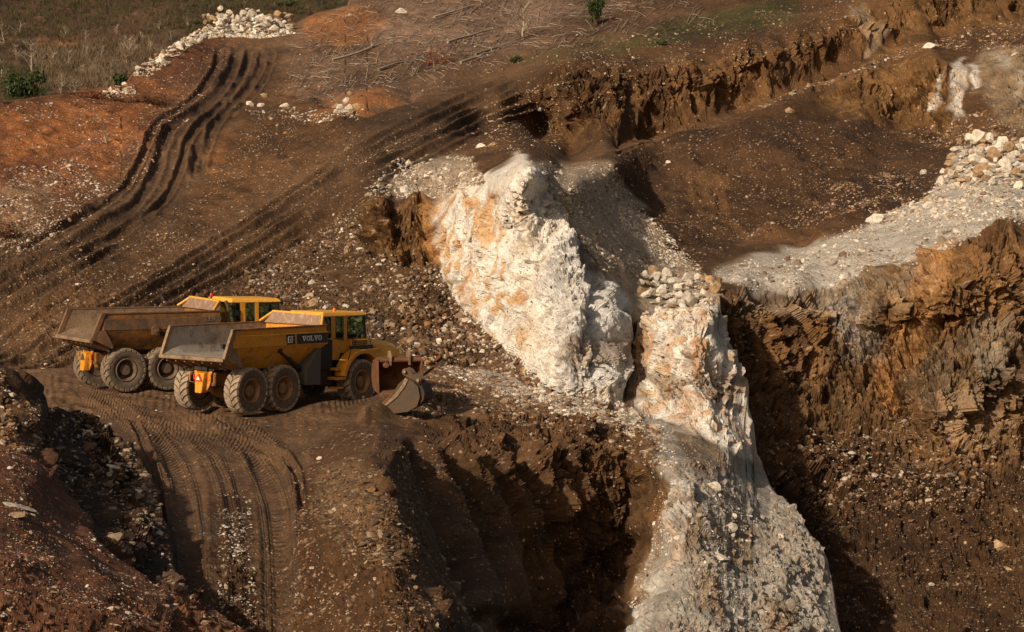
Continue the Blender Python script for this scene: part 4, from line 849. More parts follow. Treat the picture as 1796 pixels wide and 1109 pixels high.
def dump_truck(loc, yaw, tilt, pal, clean):
    root = empty('dump_truck', loc); root.rotation_euler = Matrix(((math.cos(yaw), -math.sin(yaw), 0), (math.sin(yaw), math.cos(yaw), 0), (0, 0, 1))).to_euler()
    root.rotation_euler = (0, -tilt, yaw)
    hold = root
    # --- dump body: stations x, floor z, floor half width, fold z, fold half width, top z, top half width
    st = [(-1.42, 1.90, 1.24, 1.96, 1.40, 2.03, 1.41), (-1.34, 1.86, 1.22, 1.96, 1.42, 2.10, 1.42), (-.98, 1.72, 1.10, 2.12, 1.42, 2.84, 1.42), (-.46, 1.52, .92, 2.24, 1.42, 2.86, 1.42),
          (2.72, 1.45, .90, 2.22, 1.42, 2.88, 1.42), (3.25, 1.78, 1.08, 2.22, 1.42, 2.88, 1.42), (3.80, 2.21, 1.40, 2.24, 1.42, 2.90, 1.42)]
    def ring(q, ins=0., up=0.):
        x, fz, fh, oz, oh, tz, th = q
        return [(x, -th+ins, tz), (x, -oh+ins, oz+up*.3), (x, -fh+ins*.6, fz+up), (x, fh-ins*.6, fz+up), (x, oh-ins, oz+up*.3), (x, th-ins, tz)]
    m = MB(); vs = []
    for q in st: vs += ring(q)
    fs = [(i*6+j, i*6+j+1, (i+1)*6+j+1, (i+1)*6+j) for i in range(len(st)-1) for j in range(5)]
    m.add(vs, fs)
    m.add([(3.80, -1.42, 2.24), (3.80, 1.42, 2.24), (3.80, 1.42, 2.90), (3.80, -1.42, 2.90)], [(0, 1, 2, 3)])
    body = m.build('dump_body', pal['body'], root, smooth=True)
    m = MB(); vs = []
    fl_ = [1.93, 1.935, 1.94, 1.93, 1.88, 1.95, 2.15]    # the wear plates inside lie above the outer keel
    for q, fz in zip(st, fl_): vs += ring((q[0]+.012, fz, 1.22)+q[3:5]+(q[5]-.004, q[6]), .05, .03)
    m.add(vs, fs); n_ = len(st)-1
    m.build('body_liner', pal['liner'], body, smooth=True)
    # raised welded band carrying the lettering, rails, end posts
    for s in (-1, 1):
        a = MB()
        a.hexa([(-1.0, s*1.425, 2.27), (3.83, s*1.425, 2.235), (3.83, s*1.46, 2.235), (-.96, s*1.46, 2.27)], [(-.88, s*1.425, 2.67), (3.83, s*1.425, 2.66), (3.83, s*1.46, 2.66), (-.90, s*1.46, 2.67)])
        a.build('side_band', pal['band'], body, bevel=.008)
        a = MB(); a.box(-.93, 3.83, min(s*1.36, s*1.45), max(s*1.36, s*1.45), 2.84, 2.90)
        a.build('top_rail', pal['rail'], body, bevel=.012)
        a = MB(); y0, y1 = s*1.355, s*1.465
        a.hexa([(-1.46, y0, 1.92), (-1.30, y0, 1.90), (-1.30, y1, 1.90), (-1.46, y1, 1.92)], [(-1.03, y0, 2.90), (-.84, y0, 2.90), (-.84, y1, 2.90), (-1.03, y1, 2.90)])
        a.build('end_post', pal['post'], body, bevel=.012)
        a = MB()
        a.plate([(-1.30, s*1.43, 1.92), (-.62, s*1.43, 1.60), (-.55, s*1.43, 1.66), (-.88, s*1.43, 2.26), (-1.12, s*1.43, 2.26)], .03, (0, s, 0))
        a.build('corner_gusset', pal['post'], body)
        if not clean:
            a = MB()
            for xx in (1.1,):
                a.plate([(xx-.14, s*1.462, 2.06), (xx+.14, s*1.462, 2.06), (xx+.14, s*1.462, 2.3), (xx, s*1.462, 2.44), (xx-.14, s*1.462, 2.3)], .05, (0, s, 0))
                a.lathe([(.001, s*.05), (.05, s*.05), (.05, 0)], 12, (xx, s*1.51, 2.18))
            a.build('lifting_lug', pal['post'], body)
    a = MB(); a.hexa([(-1.50, -1.44, 1.84), (-1.38, -1.44, 1.80), (-1.38, 1.44, 1.80), (-1.50, 1.44, 1.84)], [(-1.50, -1.44, 1.95), (-1.36, -1.44, 1.97), (-1.36, 1.44, 1.97), (-1.50, 1.44, 1.95)])
    for k in range(7):
        y = -1.2+k*.4; a.hexa([(-1.36, y-.03, 1.74), (-.6, y-.03, 1.46), (-.6, y+.03, 1.46), (-1.36, y+.03, 1.74)], [(-1.36, y-.03, 1.83), (-.6, y-.03, 1.56), (-.6, y+.03, 1.56), (-1.36, y+.03, 1.83)])
    a.build('tail_lip', pal['lip'], body, bevel=.01)
    # spill guard: plate leaning forward over the cab, with wings
    a = MB()
    a.hexa([(3.70, -1.38, 2.86), (3.76, -1.38, 2.86), (3.76, 1.38, 2.86), (3.70, 1.38, 2.86)], [(3.86, -1.12, 3.20), (3.92, -1.12, 3.20), (3.92, 1.12, 3.24), (3.86, 1.12, 3.24)])
    for s in (-1, 1):
        a.add([(3.50, s*1.40, 2.89), (3.73, s*1.38, 2.87), (3.89, s*1.12, 3.21), (3.56, s*1.44, 2.89), (3.80, s*1.42, 2.87), (3.93, s*1.14, 3.21)], [(0, 1, 2), (5, 4, 3), (0, 2, 5, 3), (0, 3, 4, 1)])
    gd = a.build('spill_guard', pal['spill'], body)
    a = MB(); a.hexa([(3.85, -1.14, 3.19), (3.98, -1.14, 3.19), (3.98, 1.14, 3.23), (3.85, 1.14, 3.23)], [(3.85, -1.12, 3.25), (3.98, -1.12, 3.25), (3.98, 1.12, 3.29), (3.85, 1.12, 3.29)])
    for s in (-1, 1):
        a.tube([(3.52, s*1.42, 2.91), (3.92, s*1.14, 3.24)], .045, 6)
    a.plate([(3.95, -1.2, 2.75), (3.95, 1.2, 2.75), (3.95, 1.10, 3.22), (3.95, -1.10, 3.20)], .04, (1, 0, 0))
    a.build('guard_edge', pal['top'], gd, bevel=.01)
    # lettering on the band, both sides
    for s in (-1, 1):
        if clean:
            d = MB(); y = s*1.463
            d.plate([(2.20, y, 2.285), (3.80, y, 2.275), (3.80, y, 2.625), (2.16, y, 2.63)], .008, (0, s, 0))
            d.plate([(1.67, y, 2.285), (2.10, y, 2.285), (2.06, y, 2.63), (1.60, y, 2.63)], .008, (0, s, 0))
            dp = d.build('name_panel', M_BAND, body)
            l1 = lettering('VOLVO', 2.47, 2.37, 3.48, 2.55, 1.474 if s > 0 else -1.474, .006, .10)
            l2 = lettering('A30F', 1.72, 2.34, 2.00, 2.57, 1.474 if s > 0 else -1.474, .006, .22, -.12)
            if s > 0:                                    # mirror so that the far side also reads correctly
                l1.v = [(2.47+3.48-x, -y, z) if False else (5.95-x, y, z) for x, y, z in l1.v]
                l2.v = [(3.72-x, y, z) for x, y, z in l2.v]
            l1.build('lettering', M_LETTER, dp); l2.build('lettering', M_LETTER, dp)
        else:
            l2 = lettering('A30F', 3.15, 2.50, 3.62, 2.68, 1.468 if s > 0 else -1.468, .006, .22, -.12)
            if s > 0: l2.v = [(6.77-x, y, z) for x, y, z in l2.v]
            l2.build('worn_lettering', M_LETTERW, body)
    # hoist rams
    for s in (-1, 1):
        a = MB(); a.tube([(1.45, s*1.28, 2.08), (2.15, s*1.20, 1.72)], .05, 10); a.tube([(2.1, s*1.205, 1.745), (3.05, s*1.1, 1.2)], .085, 12)
        a.lathe([(.001, -.1), (.09, -.1), (.09, .1), (.001, .1)], 14, (1.45, s*1.28, 2.10))
        a.build('hoist_ram', M_BLACK, root, smooth=True)
    # rear frame
    a = MB(); a.box(-.75, 3.4, -.48, -.26, .95, 1.38); a.box(-.75, 3.4, .26, .48, .95, 1.38); a.box(-.8, -.62, -.48, .48, .95, 1.40); a.box(2.2, 2.5, -.48, .48, 1.0, 1.36)
    a.box(1.3, 1.55, -.7, .7, 1.0, 1.42)
    a.build('rear_frame', pal['frame'], root, bevel=.02)
    for x in (0, 1.67, 5.845):
        a = MB(); a.tube([(x, -1.05, .8), (x, 1.05, .8)], .15, 12); a.lathe([(.001, -.3), (.26, -.26), (.30, 0), (.26, .26), (.001, .3)], 16, (x, 0, .8))
        if x < 5: a.hexa([(x-.2, -.95, .92), (x+.2, -.95, .92), (x+.2, -.6, .92), (x-.2, -.6, .92)], [(x-.12, -.95, 1.1), (x+.12, -.95, 1.1), (x+.12, -.6, 1.1), (x-.12, -.6, 1.1)])
        a.build('axle', pal['frame'], root, smooth=True)
    for s in (-1, 1):
        a = MB(); a.hexa([(-.1, s*.78-.1, 1.06), (1.77, s*.78-.1, 1.06), (1.77, s*.78+.1, 1.06), (-.1, s*.78+.1, 1.06)], [(.35, s*.78-.1, 1.3), (1.3, s*.78-.1, 1.3), (1.3, s*.78+.1, 1.3), (.35, s*.78+.1, 1.3)])
        a.build('bogie_beam', pal['frame'], root, bevel=.02)
    # rear light bracket between the wheels
    a = MB(); a.plate([(-.82, -.40, 1.44), (-.82, .40, 1.44), (-.82, .30, .98), (-.82, .14, .74), (-.82, -.14, .74), (-.82, -.30, .98)], .06, (-1, 0, 0))
    a.hexa([(-1.12, -.14, .72), (-.86, -.14, .72), (-.86, .14, .72), (-1.12, .14, .72)], [(-1.05, -.2, 1.38), (-.86, -.24, 1.42), (-.86, .24, 1.42), (-1.05, .2, 1.38)])
    tl = a.build('light_bracket', pal['bracket'], root, bevel=.015)
    a = MB(); a.plate([(-1.10, -.17, 1.12), (-1.08, 0, 1.37), (-1.10, .17, 1.12)], .02, (-1, 0, 0)); a.build('warning_triangle', M_RED if clean else M_RUSTBODY, tl)
    a = MB(); a.plate([(-1.125, -.09, 1.15), (-1.115, 0, 1.29), (-1.125, .09, 1.15)], .012, (-1, 0, 0)); a.build('reflector', M_WHITE if clean else M_RUSTBODY, tl)
    for s in (-1, 1):
        a = MB(); a.box(-.95, -.885, min(s*.27, s*.38), max(s*.27, s*.38), 1.14, 1.34); a.build('tail_lamp', M_ORANGE if s < 0 else M_RED, tl, bevel=.01)
        a = MB(); a.tube([(-.9, s*.42, 1.40), (-1.02, s*.46, 1.36), (-1.02, s*.46, 1.08), (-.9, s*.40, 1.04)], .014, 6); a.build('lamp_guard', pal['bracket'], tl)
    a = MB(); a.box(-1.0, -.8, -.28, .28, 1.47, 1.62); a.box(-1.02, -.99, -.05, .05, 1.5, 1.6); a.tube([(-.85, -.5, 1.5), (-.85, .5, 1.5)], .05, 8); a.build('hitch_unit', M_BLACK, root, bevel=.01)
    # mud flaps ahead of the bogie
    for s in (-1, 1):
        a = MB(); a.plate([(2.72, s*.95, .86), (3.48, s*.95, .82), (3.48, s*.95, 2.08), (3.32, s*.95, 2.08), (2.74, s*.95, 1.35)], s*.50, (0, 1, 0)); a.build('mud_flap', M_GREY, root, bevel=.01)
    # hitch and front frame
    a = MB(); a.box(3.4, 4.3, -.35, .35, .8, 1.5); a.lathe([(.001, -.4), (.3, -.4), (.3, .4), (.001, .4)], 16, (3.75, 0, 1.1)); a.box(4.2, 8.3, -.42, .42, .75, 1.25); a.box(4.9, 6.9, -.62, .62, 1.2, 1.75); a.box(3.7, 4.6, -.9, .9, 1.25, 1.75)
    a.tube([(3.5, -.5, 1.3), (4.2, -.7, 1.6), (4.6, -.6, 1.2)], .05, 8); a.tube([(3.5, .5, 1.3), (4.2, .7, 1.6)], .05, 8)
    a.build('front_frame', M_DARK, root, bevel=.02)
    for x in (0, 1.67, 5.845):
        for s in (-1, 1): wheel(root, x, s, pal)
    # hood
    a = MB()
    prof = [(6.20, 2.20), (6.75, 2.24), (7.5, 2.20), (8.2, 2.09), (8.6, 1.98), (8.76, 1.80), (8.70, 1.25)]
    for (x0, z0_), (x1, z1_) in zip(prof[:-1], prof[1:]):
        w0 = .86-.10*(x0-6.2)/2.4; w1 = .86-.10*(x1-6.2)/2.4; c0 = .10; 
        a.add([(x0, -w0, z0_-.16), (x0, -w0+.16, z0_), (x0, w0-.16, z0_), (x0, w0, z0_-.16), (x1, -w1, z1_-.16), (x1, -w1+.16, z1_), (x1, w1-.16, z1_), (x1, w1, z1_-.16)], [(0, 1, 5, 4), (1, 2, 6, 5), (2, 3, 7, 6)])
    for s in (-1, 1):
        top = [(x, s*(.86-.10*(x-6.2)/2.4), z-.16) for x, z in prof]
        a.add(top+[(8.58, s*.76, 1.2), (6.9, s*.82, 1.3), (6.2, s*.86, 1.7)], [tuple(range(len(top)+3)) if s > 0 else tuple(range(len(top)+3))[::-1]])
    hood = a.build('hood', pal['top'], root, smooth=True)
    a = MB(); a.box(8.72, 8.78, -.58, .58, 1.1, 1.62)
    for k in range(7): a.box(8.775, 8.80, -.55, .55, 1.14+k*.065, 1.17+k*.065)
    a.build('grille', M_BLACK, hood)
    for s in (-1, 1):
        a = MB(); a.lathe([(.001, .03), (.09, .03), (.10, 0)], 14); 
        a.v = [(8.76+y, s*.66+x, 1.35+z) for x, y, z in a.v]; a.build('headlight', M_WHITE, hood, smooth=True)
    a = MB(); a.plate([(6.75, -.872, 1.83), (7.35, -.85, 1.80), (7.2, -.855, 1.95), (6.72, -.872, 2.0)], .012, (0, -1, 0)); b_ = a.build('badge_plate', M_BAND, hood)
    a = MB(); a.box(7.02, 7.14, -.882, -.878, 1.86, 1.93); a.build('badge', M_LETTER, b_)
    for s in (-1, 1):                                    # vent housing beside the cab
        a = MB(); a.box(5.72, 6.62, min(s*.70, s*1.0), max(s*.70, s*1.0), 2.05, 2.26); vb = a.build('vent_housing', pal['cab'], root, bevel=.015)
        a = MB()
        for k in range(3): a.box(5.80, 6.55, s*1.001 if s > 0 else -1.012, 1.012 if s > 0 else -1.001, 2.09+k*.055, 2.115+k*.055)
        a.build('vent_slots', M_BLACK, vb)
        a = MB(); a.box(5.72, 6.9, min(s*.66, s*1.02), max(s*.66, s*1.02), 1.92, 2.04); a.build('side_ledge', M_BLACK, root, bevel=.01)
        a = MB(); a.box(5.9, 7.3, min(s*.7, s*1.06), max(s*.7, s*1.06), 1.76, 1.91); a.build('side_panel', pal['cab'], root, bevel=.02)
        # arched mudguard
        a = MB(); ri, ro = .98, 1.10; n = 18; vs = []
        for k in range(n+1):
            q = R(-8+k*(176/n)); cx, sx = math.cos(q), math.sin(q)
            zsc = 1.0
            vs += [(5.845+ri*1.02*cx, s*1.02, .83+ri*sx), (5.845+ri*1.02*cx, s*1.47, .83+ri*sx), (5.845+ro*1.04*cx, s*1.47, .83+ro*sx), (5.845+ro*1.04*cx, s*1.02, .83+ro*sx*1.02)]
        fs2 = [(k*4+j, k*4+(j+1) % 4, (k+1)*4+(j+1) % 4, (k+1)*4+j) for k in range(n) for j in range(4)]+[(0, 1, 2, 3), (n*4+3, n*4+2, n*4+1, n*4)]
        a.add(vs, fs2); a.build('mudguard', pal['cab'], root, smooth=True)
        a = MB(); a.plate([(5.0, s*.88, .95), (6.7, s*.88, .95), (6.8, s*.88, 1.76), (5.2, s*.88, 1.82)], s*.03, (0, 1, 0)); a.build('inner_wing', M_BLACK, root)
        # steps and tank behind the front wheel
        a = MB(); a.box(4.45, 4.95, min(s*.9, s*1.38), max(s*.9, s*1.38), .92, 1.02); a.box(4.5, 4.95, min(s*.9, s*1.3), max(s*.9, s*1.3), 1.25, 1.33); a.box(4.5, 4.9, min(s*.9, s*1.3), max(s*.9, s*1.3), .60, .66)
        a.build('step', pal['cab'], root, bevel=.01)
        a = MB(); a.plate([(3.90, s*.96, 1.30), (4.62, s*.96, 1.22), (4.62, s*.96, 2.30), (4.40, s*.96, 2.36), (3.90, s*.96, 2.15)], s*.05, (0, 1, 0)); a.build('side_screen', M_BLACK, root, bevel=.01)
        a = MB(); a.box(4.1, 4.75, min(s*.5, s*.95), max(s*.5, s*.95), .7, 1.25); a.build('tank', M_DARK, root, bevel=.04)
    a = MB(); a.box(8.2, 8.7, -.95, .95, .75, 1.1); a.build('bumper', pal['cab'], root, bevel=.03)
    # cab: lower shell, pillars, roof, glass, seat and wheel
    a = MB(); a.plate([(4.42, -.90, 1.62), (5.15, -.90, 1.55), (5.55, -.90, 1.88), (6.35, -.90, 2.02), (6.42, -.90, 2.30), (5.36, -.90, 2.30), (5.3, -.90, 2.24), (4.72, -.90, 2.36), (4.42, -.90, 2.36)], 1.8, (0, 1, 0))
    cab = a.build('cab', pal['cab'], root, bevel=.02)
    for s in (-1, 1):
        y = s*.88
        for nm, quad, mt in (('pillar', [(4.68, 2.34), (4.88, 2.34), (4.86, 3.12), (4.66, 3.12)], pal['cab']), ('pillar', [(5.30, 2.24), (5.46, 2.24), (5.44, 3.12), (5.28, 3.12)], pal['cab']),
                             ('pillar', [(6.36, 2.28), (6.44, 2.28), (6.32, 3.12), (6.22, 3.12)], M_BLACK), ('pillar', [(4.40, 2.34), (4.46, 2.34), (4.40, 3.12), (4.34, 3.12)], M_BLACK)):
            b2 = MB(); b2.plate([(x, y, z) for x, z in quad], s*.05, (0, 1, 0)); b2.build(nm, mt, cab, bevel=.008)
        for quad in ([(4.47, 2.36), (4.67, 2.36), (4.65, 3.10), (4.42, 3.10)], [(4.90, 2.34), (5.29, 2.26), (5.27, 3.10), (4.88, 3.10)], [(5.47, 2.30), (6.37, 2.30), (6.23, 3.10), (5.45, 3.10)]):
            b2 = MB(); b2.plate([(x, y+s*.015, z) for x, z in quad], s*.008, (0, 1, 0)); b2.build('window', M_GLASS, cab)
            b2 = MB(); xs = [q[0] for q in quad]; b2.tube([(quad[i][0]+(.015 if i in (0, 3) else -.015), y+s*.03, quad[i][1]+(.015 if i < 2 else -.015)) for i in (0, 1, 2, 3, 0)], .016, 4); b2.build('window_seal', M_BLACK, cab)
    b2 = MB(); b2.plate([(6.42, -.82, 2.30), (6.42, .82, 2.30), (6.30, .82, 3.10), (6.30, -.82, 3.10)], .01, (1, 0, 0)); b2.build('windscreen', M_GLASS, cab)
    b2 = MB(); b2.plate([(4.40, -.82, 2.36), (4.40, .82, 2.36), (4.36, .82, 3.10), (4.36, -.82, 3.10)], -.01, (1, 0, 0)); b2.build('rear_window', M_GLASS, cab)
    b2 = MB(); b2.hexa([(4.22, -.97, 3.12), (6.46, -.95, 3.10), (6.46, .95, 3.10), (4.22, .97, 3.12)], [(4.30, -.86, 3.29), (6.36, -.84, 3.24), (6.36, .84, 3.24), (4.30, .86, 3.29)])
    rf = b2.build('roof', pal['top'], cab, bevel=.05)
    b2 = MB(); b2.box(4.95, 5.4, -.30, .30, 2.2, 2.45); b2.hexa([(4.9, -.27, 2.45), (5.05, -.27, 2.45), (5.05, .27, 2.45), (4.9, .27, 2.45)], [(4.78, -.22, 2.98), (4.9, -.22, 2.98), (4.9, .22, 2.98), (4.78, .22, 2.98)]); b2.build('seat', M_SEAT, cab, bevel=.04)
    b2 = MB(); b2.lathe([(.2, -.015), (.215, 0), (.2, .015), (.185, 0), (.2, -.015)], 24)
    b2.v = [(5.85+x*.5-y*.86, z, 2.52+x*.75+y*.5) for x, y, z in b2.v]; b2.tube([(6.1, 0, 2.2), (5.85, 0, 2.52)], .03, 8); b2.build('steering_wheel', M_BLACK, cab)
    b2 = MB(); b2.box(6.0, 6.34, -.75, .75, 2.25, 2.42); b2.build('dashboard', M_SEAT, cab, bevel=.03)
    bx, by = (5.25, -.45) if clean else (4.25, .85)
    b2 = MB(); b2.lathe([(.001, 0), (.06, 0), (.06, .08), (.035, .13), (.001, .14)], 14); zz = 3.26 if clean else 3.28
    b2.v = [(bx+x, by+z, zz+y) for x, y, z in b2.v]; b2.build('beacon', M_ORANGE if clean else M_RED, cab, smooth=True)
    if not clean:
        b2 = MB(); b2.tube([(4.25, .85, 3.12), (4.25, .85, 3.29)], .02, 6); b2.build('beacon_stalk', M_BLACK, cab)
    k_ = 1.12 if clean else 1.0
    cab.scale = (k_, .86, 1); cab.location.y = -.10; cab.location.x = 5.4+(.10 if clean else .30)-k_*5.4
    # exhaust, mirrors, handrail, antenna
    a = MB(); a.tube([(4.30, -1.08 if not clean else 1.05, 2.0), (4.30, -1.08 if not clean else 1.05, 3.05), (4.22, -1.08 if not clean else 1.05, 3.2)], .07, 12); a.build('exhaust_stack', pal['post'] if not clean else M_BLACK, root, smooth=True)
    for s in (-1, 1):
        a = MB(); a.tube([(6.40, s*.9, 3.12), (6.95, s*1.12, 3.10), (7.10, s*1.14, 3.02), (7.10, s*1.14, 2.35)], .018, 6); a.tube([(6.40, s*.9, 2.98), (6.9, s*1.12, 2.96)], .014, 6); mr = a.build('mirror_arm', M_BLACK, cab)
        a = MB(); a.box(6.92, 6.98, min(s*1.02, s*1.22), max(s*1.02, s*1.22), 2.62, 3.0); a.build('mirror', M_BLACK, mr, bevel=.015)
        a = MB(); a.tube([(5.05, s*1.40, 1.0), (5.02, s*1.40, 1.6), (5.35, s*1.30, 2.1), (5.65, s*1.10, 2.35)], .016, 6); a.tube([(5.75, s*1.05, 2.03), (6.0, s*1.06, 2.5), (6.5, s*1.06, 2.6), (6.75, s*1.04, 2.05)], .014, 6); a.build('handrail', M_BLACK, root)
    for s in (-1, 1):
        a = MB(); a.box(6.45, 6.58, min(s*.66, s*.8), max(s*.66, s*.8), 3.05, 3.14); a.build('work_lamp', M_BLACK, cab, bevel=.01)
        a = MB(); a.tube([(6.45, s*.5, 2.32), (6.40, s*.15, 2.75)], .012, 5); a.build('wiper', M_BLACK, cab)
    return root
PAL_A = dict(body=M_YEL, liner=M_STEEL, band=M_YEL, rail=M_YELD, post=M_STEELB, lip=M_STEELB, spill=M_SPILL, top=M_YELC, frame=M_YELD, bracket=M_YEL, rim=M_RIM, tyre=M_TYRE, tread=M_TREAD, cab=M_YEL)
PAL_B = dict(body=M_YELD, liner=M_STEELB, band=M_RUSTBODY, rail=M_RUSTBODY, post=M_RUSTBODY, lip=M_STEELB, spill=M_SPILL, top=M_YELC, frame=M_YELD, bracket=M_YEL, rim=M_RIMB, tyre=M_TYRE, tread=M_TREADB, cab=M_YEL)
GT = 'articulated dump trucks parked on the quarry floor'
tA = dump_truck((-9.815, 76.33, .02), .956, -.0309, PAL_A, True)
tag(tA, 'nearer yellow articulated dump truck with dark lettered side band and grey steel bed', 'dump truck', GT)
tB = dump_truck((-14.80, 83.39, .05), .63, -.020, PAL_B, False)
tag(tB, 'muddy rust-brown dump truck parked behind the nearer yellow truck', 'dump truck', GT)
#==MORE==
# ------------------------------------------------------------------ buckets and steel beside the trucks
def pxl(ox, oy, Y):
    """metres right / up from a picture point, at one distance (used to read sizes off the photograph)"""
    k = Y/F
    return lambda x, y: ((x-ox)*k, (oy-y)*k)
Yb = 77.6
t = empty('loader_bucket', tuple(U(702, 688, Yb)), R(14)); t.scale = (1, 1, .93)
prof = [(0, .02), (.55, 0), (.95, .10), (1.15, .45), (1.10, .85), (.85, 1.12), (.45, 1.22), (.12, 1.20)]
m = MB(); w = .74; th = .04
inn = [(y*.95+.01, z*.95+.045) for y, z in prof]
n = len(prof)
vs = [(-w, y, z) for y, z in prof]+[(w, y, z) for y, z in prof]+[(-w, y, z) for y, z in inn]+[(w, y, z) for y, z in inn]
fs = [(i, i+1, n+i+1, n+i) for i in range(n-1)]+[(2*n+i, 2*n+i+1, 3*n+i+1, 3*n+i) for i in range(n-1)]+[(0, n, 3*n, 2*n), (n-1, 2*n-1, 4*n-1, 3*n-1)]
m.add(vs, fs); m.build('shell', M_RUST, t, smooth=True)
for sx in (-1, 1):
    m = MB(); m.plate([(sx*w, y, z) for y, z in [(-.12, -.02)]+prof[1:]+[(.0, 1.24), (-.02, .6)]], sx*.05, (1, 0, 0)); m.build('side_plate', M_RUST, t, bevel=.01)
m = MB(); m.tube([(-w-.02, .12, 1.17), (w+.02, .12, 1.17)], .085, 12); m.box(-w, w, .1, .5, 1.16, 1.27); m.build('top_beam', M_RUST, t, smooth=True)
for xx in (-.36, .30):
    m = MB(); m.plate([(xx, .0, .98), (xx, -.05, 1.3), (xx, .15, 1.52), (xx, .4, 1.5), (xx, .5, 1.2)], .07, (1, 0, 0)); m.build('hitch_ear', M_STEELB, t, bevel=.01)
m = MB(); m.lathe([(.001, -.05), (.09, -.04), (.11, 0), (.09, .12), (.001, .12)], 14, (-.48, .05, 1.0)); m.build('pin_boss', M_RUST, t, smooth=True)
m = MB(); m.hexa([(-w, -.18, -.05), (w, -.18, -.05), (w, .1, .0), (-w, .1, .0)], [(-w, -.14, 0), (w, -.14, 0), (w, .1, .05), (-w, .1, .05)]); m.build('cutting_edge', M_RUST, t)
tag(t, 'rusty orange open loader bucket standing upright in front of the nearer truck', 'bucket')
Yg = 75.2
q = pxl(700, 705, Yg)
cx3 = lambda a, b: q(520+a*.1984, 520+b*.1984)
t = empty('digging_bucket', tuple(U(700, 707, Yg)-np.array([0, 0, .10])), 0)
outl = [cx3(*p) for p in [(620, 968), (760, 905), (850, 820), (900, 740), (962, 680), (1030, 715), (1075, 762), (1092, 850), (1065, 935), (980, 985), (860, 1000), (760, 985)]]
dv = Vector((.30, .85, .04)); n = len(outl)
m = MB(); A_ = [Vector((x, 0, z)) for x, z in outl]; B_ = [p+dv for p in A_]
hull = list(range(4, n))+[0]
vs = [A_[i] for i in hull]+[B_[i] for i in hull]; k = len(hull)
m.add(vs, [(i, i+1, k+i+1, k+i) for i in range(k-1)])
m.add([p*1. for p in A_], [tuple(range(n))]); m.add([p+Vector((0, 0, 0)) for p in B_], [tuple(range(n))[::-1]])
m.build('shell', M_BUCKET, t)
m = MB(); m.plate([(x, -.004, z) for x, z in [cx3(*p) for p in [(660, 955), (790, 895), (880, 810), (935, 745), (962, 680), (990, 695), (960, 760), (890, 850), (800, 925), (700, 965)]]], .035, (0, -1, 0)); m.build('wear_rib', M_STEELB, t, bevel=.008)
m = MB(); m.plate([(x, -.05, z) for x, z in [cx3(*p) for p in [(605, 975), (760, 898), (850, 812), (862, 825), (790, 905), (680, 975)]]], .3, (.2, 1, 0)); m.build('cutting_edge', M_RUST, t, bevel=.01)
for dd in (.22, .55):
    m = MB(); m.plate([(x+dv.x*dd, dv.y*dd, z) for x, z in [cx3(*p) for p in [(912, 650), (915, 615), (950, 598), (985, 615), (1010, 650), (1060, 665), (1090, 690), (1085, 735), (1045, 740), (1000, 715), (955, 680), (935, 670)]]], .06, (0, 1, 0)); m.build('coupling_ear', M_BUCKET, t, bevel=.012)
for c in ((942, 630), (1062, 705)):
    x, z = cx3(*c); m = MB(); m.tube([(x+dv.x*.12, dv.y*.12, z), (x+dv.x*.75, dv.y*.75, z)], .05, 10); m.build('pin', M_STEELB, t, smooth=True)
m = MB(); m.plate([(x, .1, z) for x, z in [cx3(*p) for p in [(1085, 760), (1110, 755), (1135, 820), (1125, 880), (1085, 935), (1060, 930), (1090, 850)]]], .8, (.3, 1, 0)); m.build('back_plate', M_DARK, t, bevel=.01)
tag(t, 'worn grey steel digging bucket lying on the earth beside the rusty loader bucket', 'bucket')
q = pxl(765, 650, 78.5); cx3 = lambda a, b: q(520+a*.1984, 520+b*.1984)
t = empty('steel_frame', tuple(U(765, 650, 78.5)))
m = MB(); a_, b_ = cx3(1120, 692), cx3(1255, 598); m.plate([(a_[0], 0, a_[1]-.07), (b_[0], .25, b_[1]-.07), (b_[0], .25, b_[1]+.03), (a_[0], 0, a_[1]+.03)], .1, (0, 1, 0)); m.build('rail', M_RUST, t, bevel=.008)
m = MB(); p_ = [cx3(*c) for c in ((1215, 560), (1270, 515), (1318, 595), (1275, 635))]; m.plate([(p_[0][0], .1, p_[0][1]), (p_[1][0], .1, p_[1][1]), (p_[1][0]+.03, .1, p_[1][1]-.09), (p_[0][0]+.05, .1, p_[0][1]-.07)], .25, (0, 1, 0)); m.build('bracket', M_RUST, t, bevel=.008)
m = MB(); m.plate([(p_[1][0], .2, p_[1][1]), (p_[2][0], .2, p_[2][1]), (p_[3][0], .2, p_[3][1]), (p_[0][0]+.06, .2, p_[0][1]-.06)], .12, (0, 1, 0)); m.build('plate', M_DARK, t, bevel=.008)
tag(t, 'bent rusty steel frame lying on the rubble right of the loader bucket', 'steel frame')

# ------------------------------------------------------------------ boulders
def boulder_mesh(seed, mat, flat):
    import bmesh
    b = bmesh.new(); bmesh.ops.create_icosphere(b, subdivisions=4, radius=1)
    r = random.Random(seed)
    planes = []
    for _ in range(15):
        d = Vector((r.gauss(0, 1), r.gauss(0, 1), r.gauss(0, 1))).normalized(); planes.append((d, r.uniform(.50, .88)))
    co = np.array([v.co[:] for v in b.verts])
    for d, l in planes:
        pr = co@np.array(d); ex = np.clip(pr-l, 0, None); co = co-ex[:, None]*np.array(d)*.93
    nz = fbm(co*1.5+seed*7, 3, seed)*.11+fbm(co*5+seed, 3, seed+9, .6, True)*.04
    co = co*(1+nz[:, None])*np.array([1.15, .85, flat])
    for v, c in zip(b.verts, co): v.co = c
    me = bpy.data.meshes.new('boulder'); b.to_mesh(me); b.free(); me.materials.append(mat)
    return me
BM = {k: [boulder_mesh(11*i+j, mt, fl) for i, fl in enumerate((.62, .75, .5, .85, .68, .4))] for j, (k, mt) in enumerate((('w', M_BW), ('t', M_BT), ('b', M_BB)))}
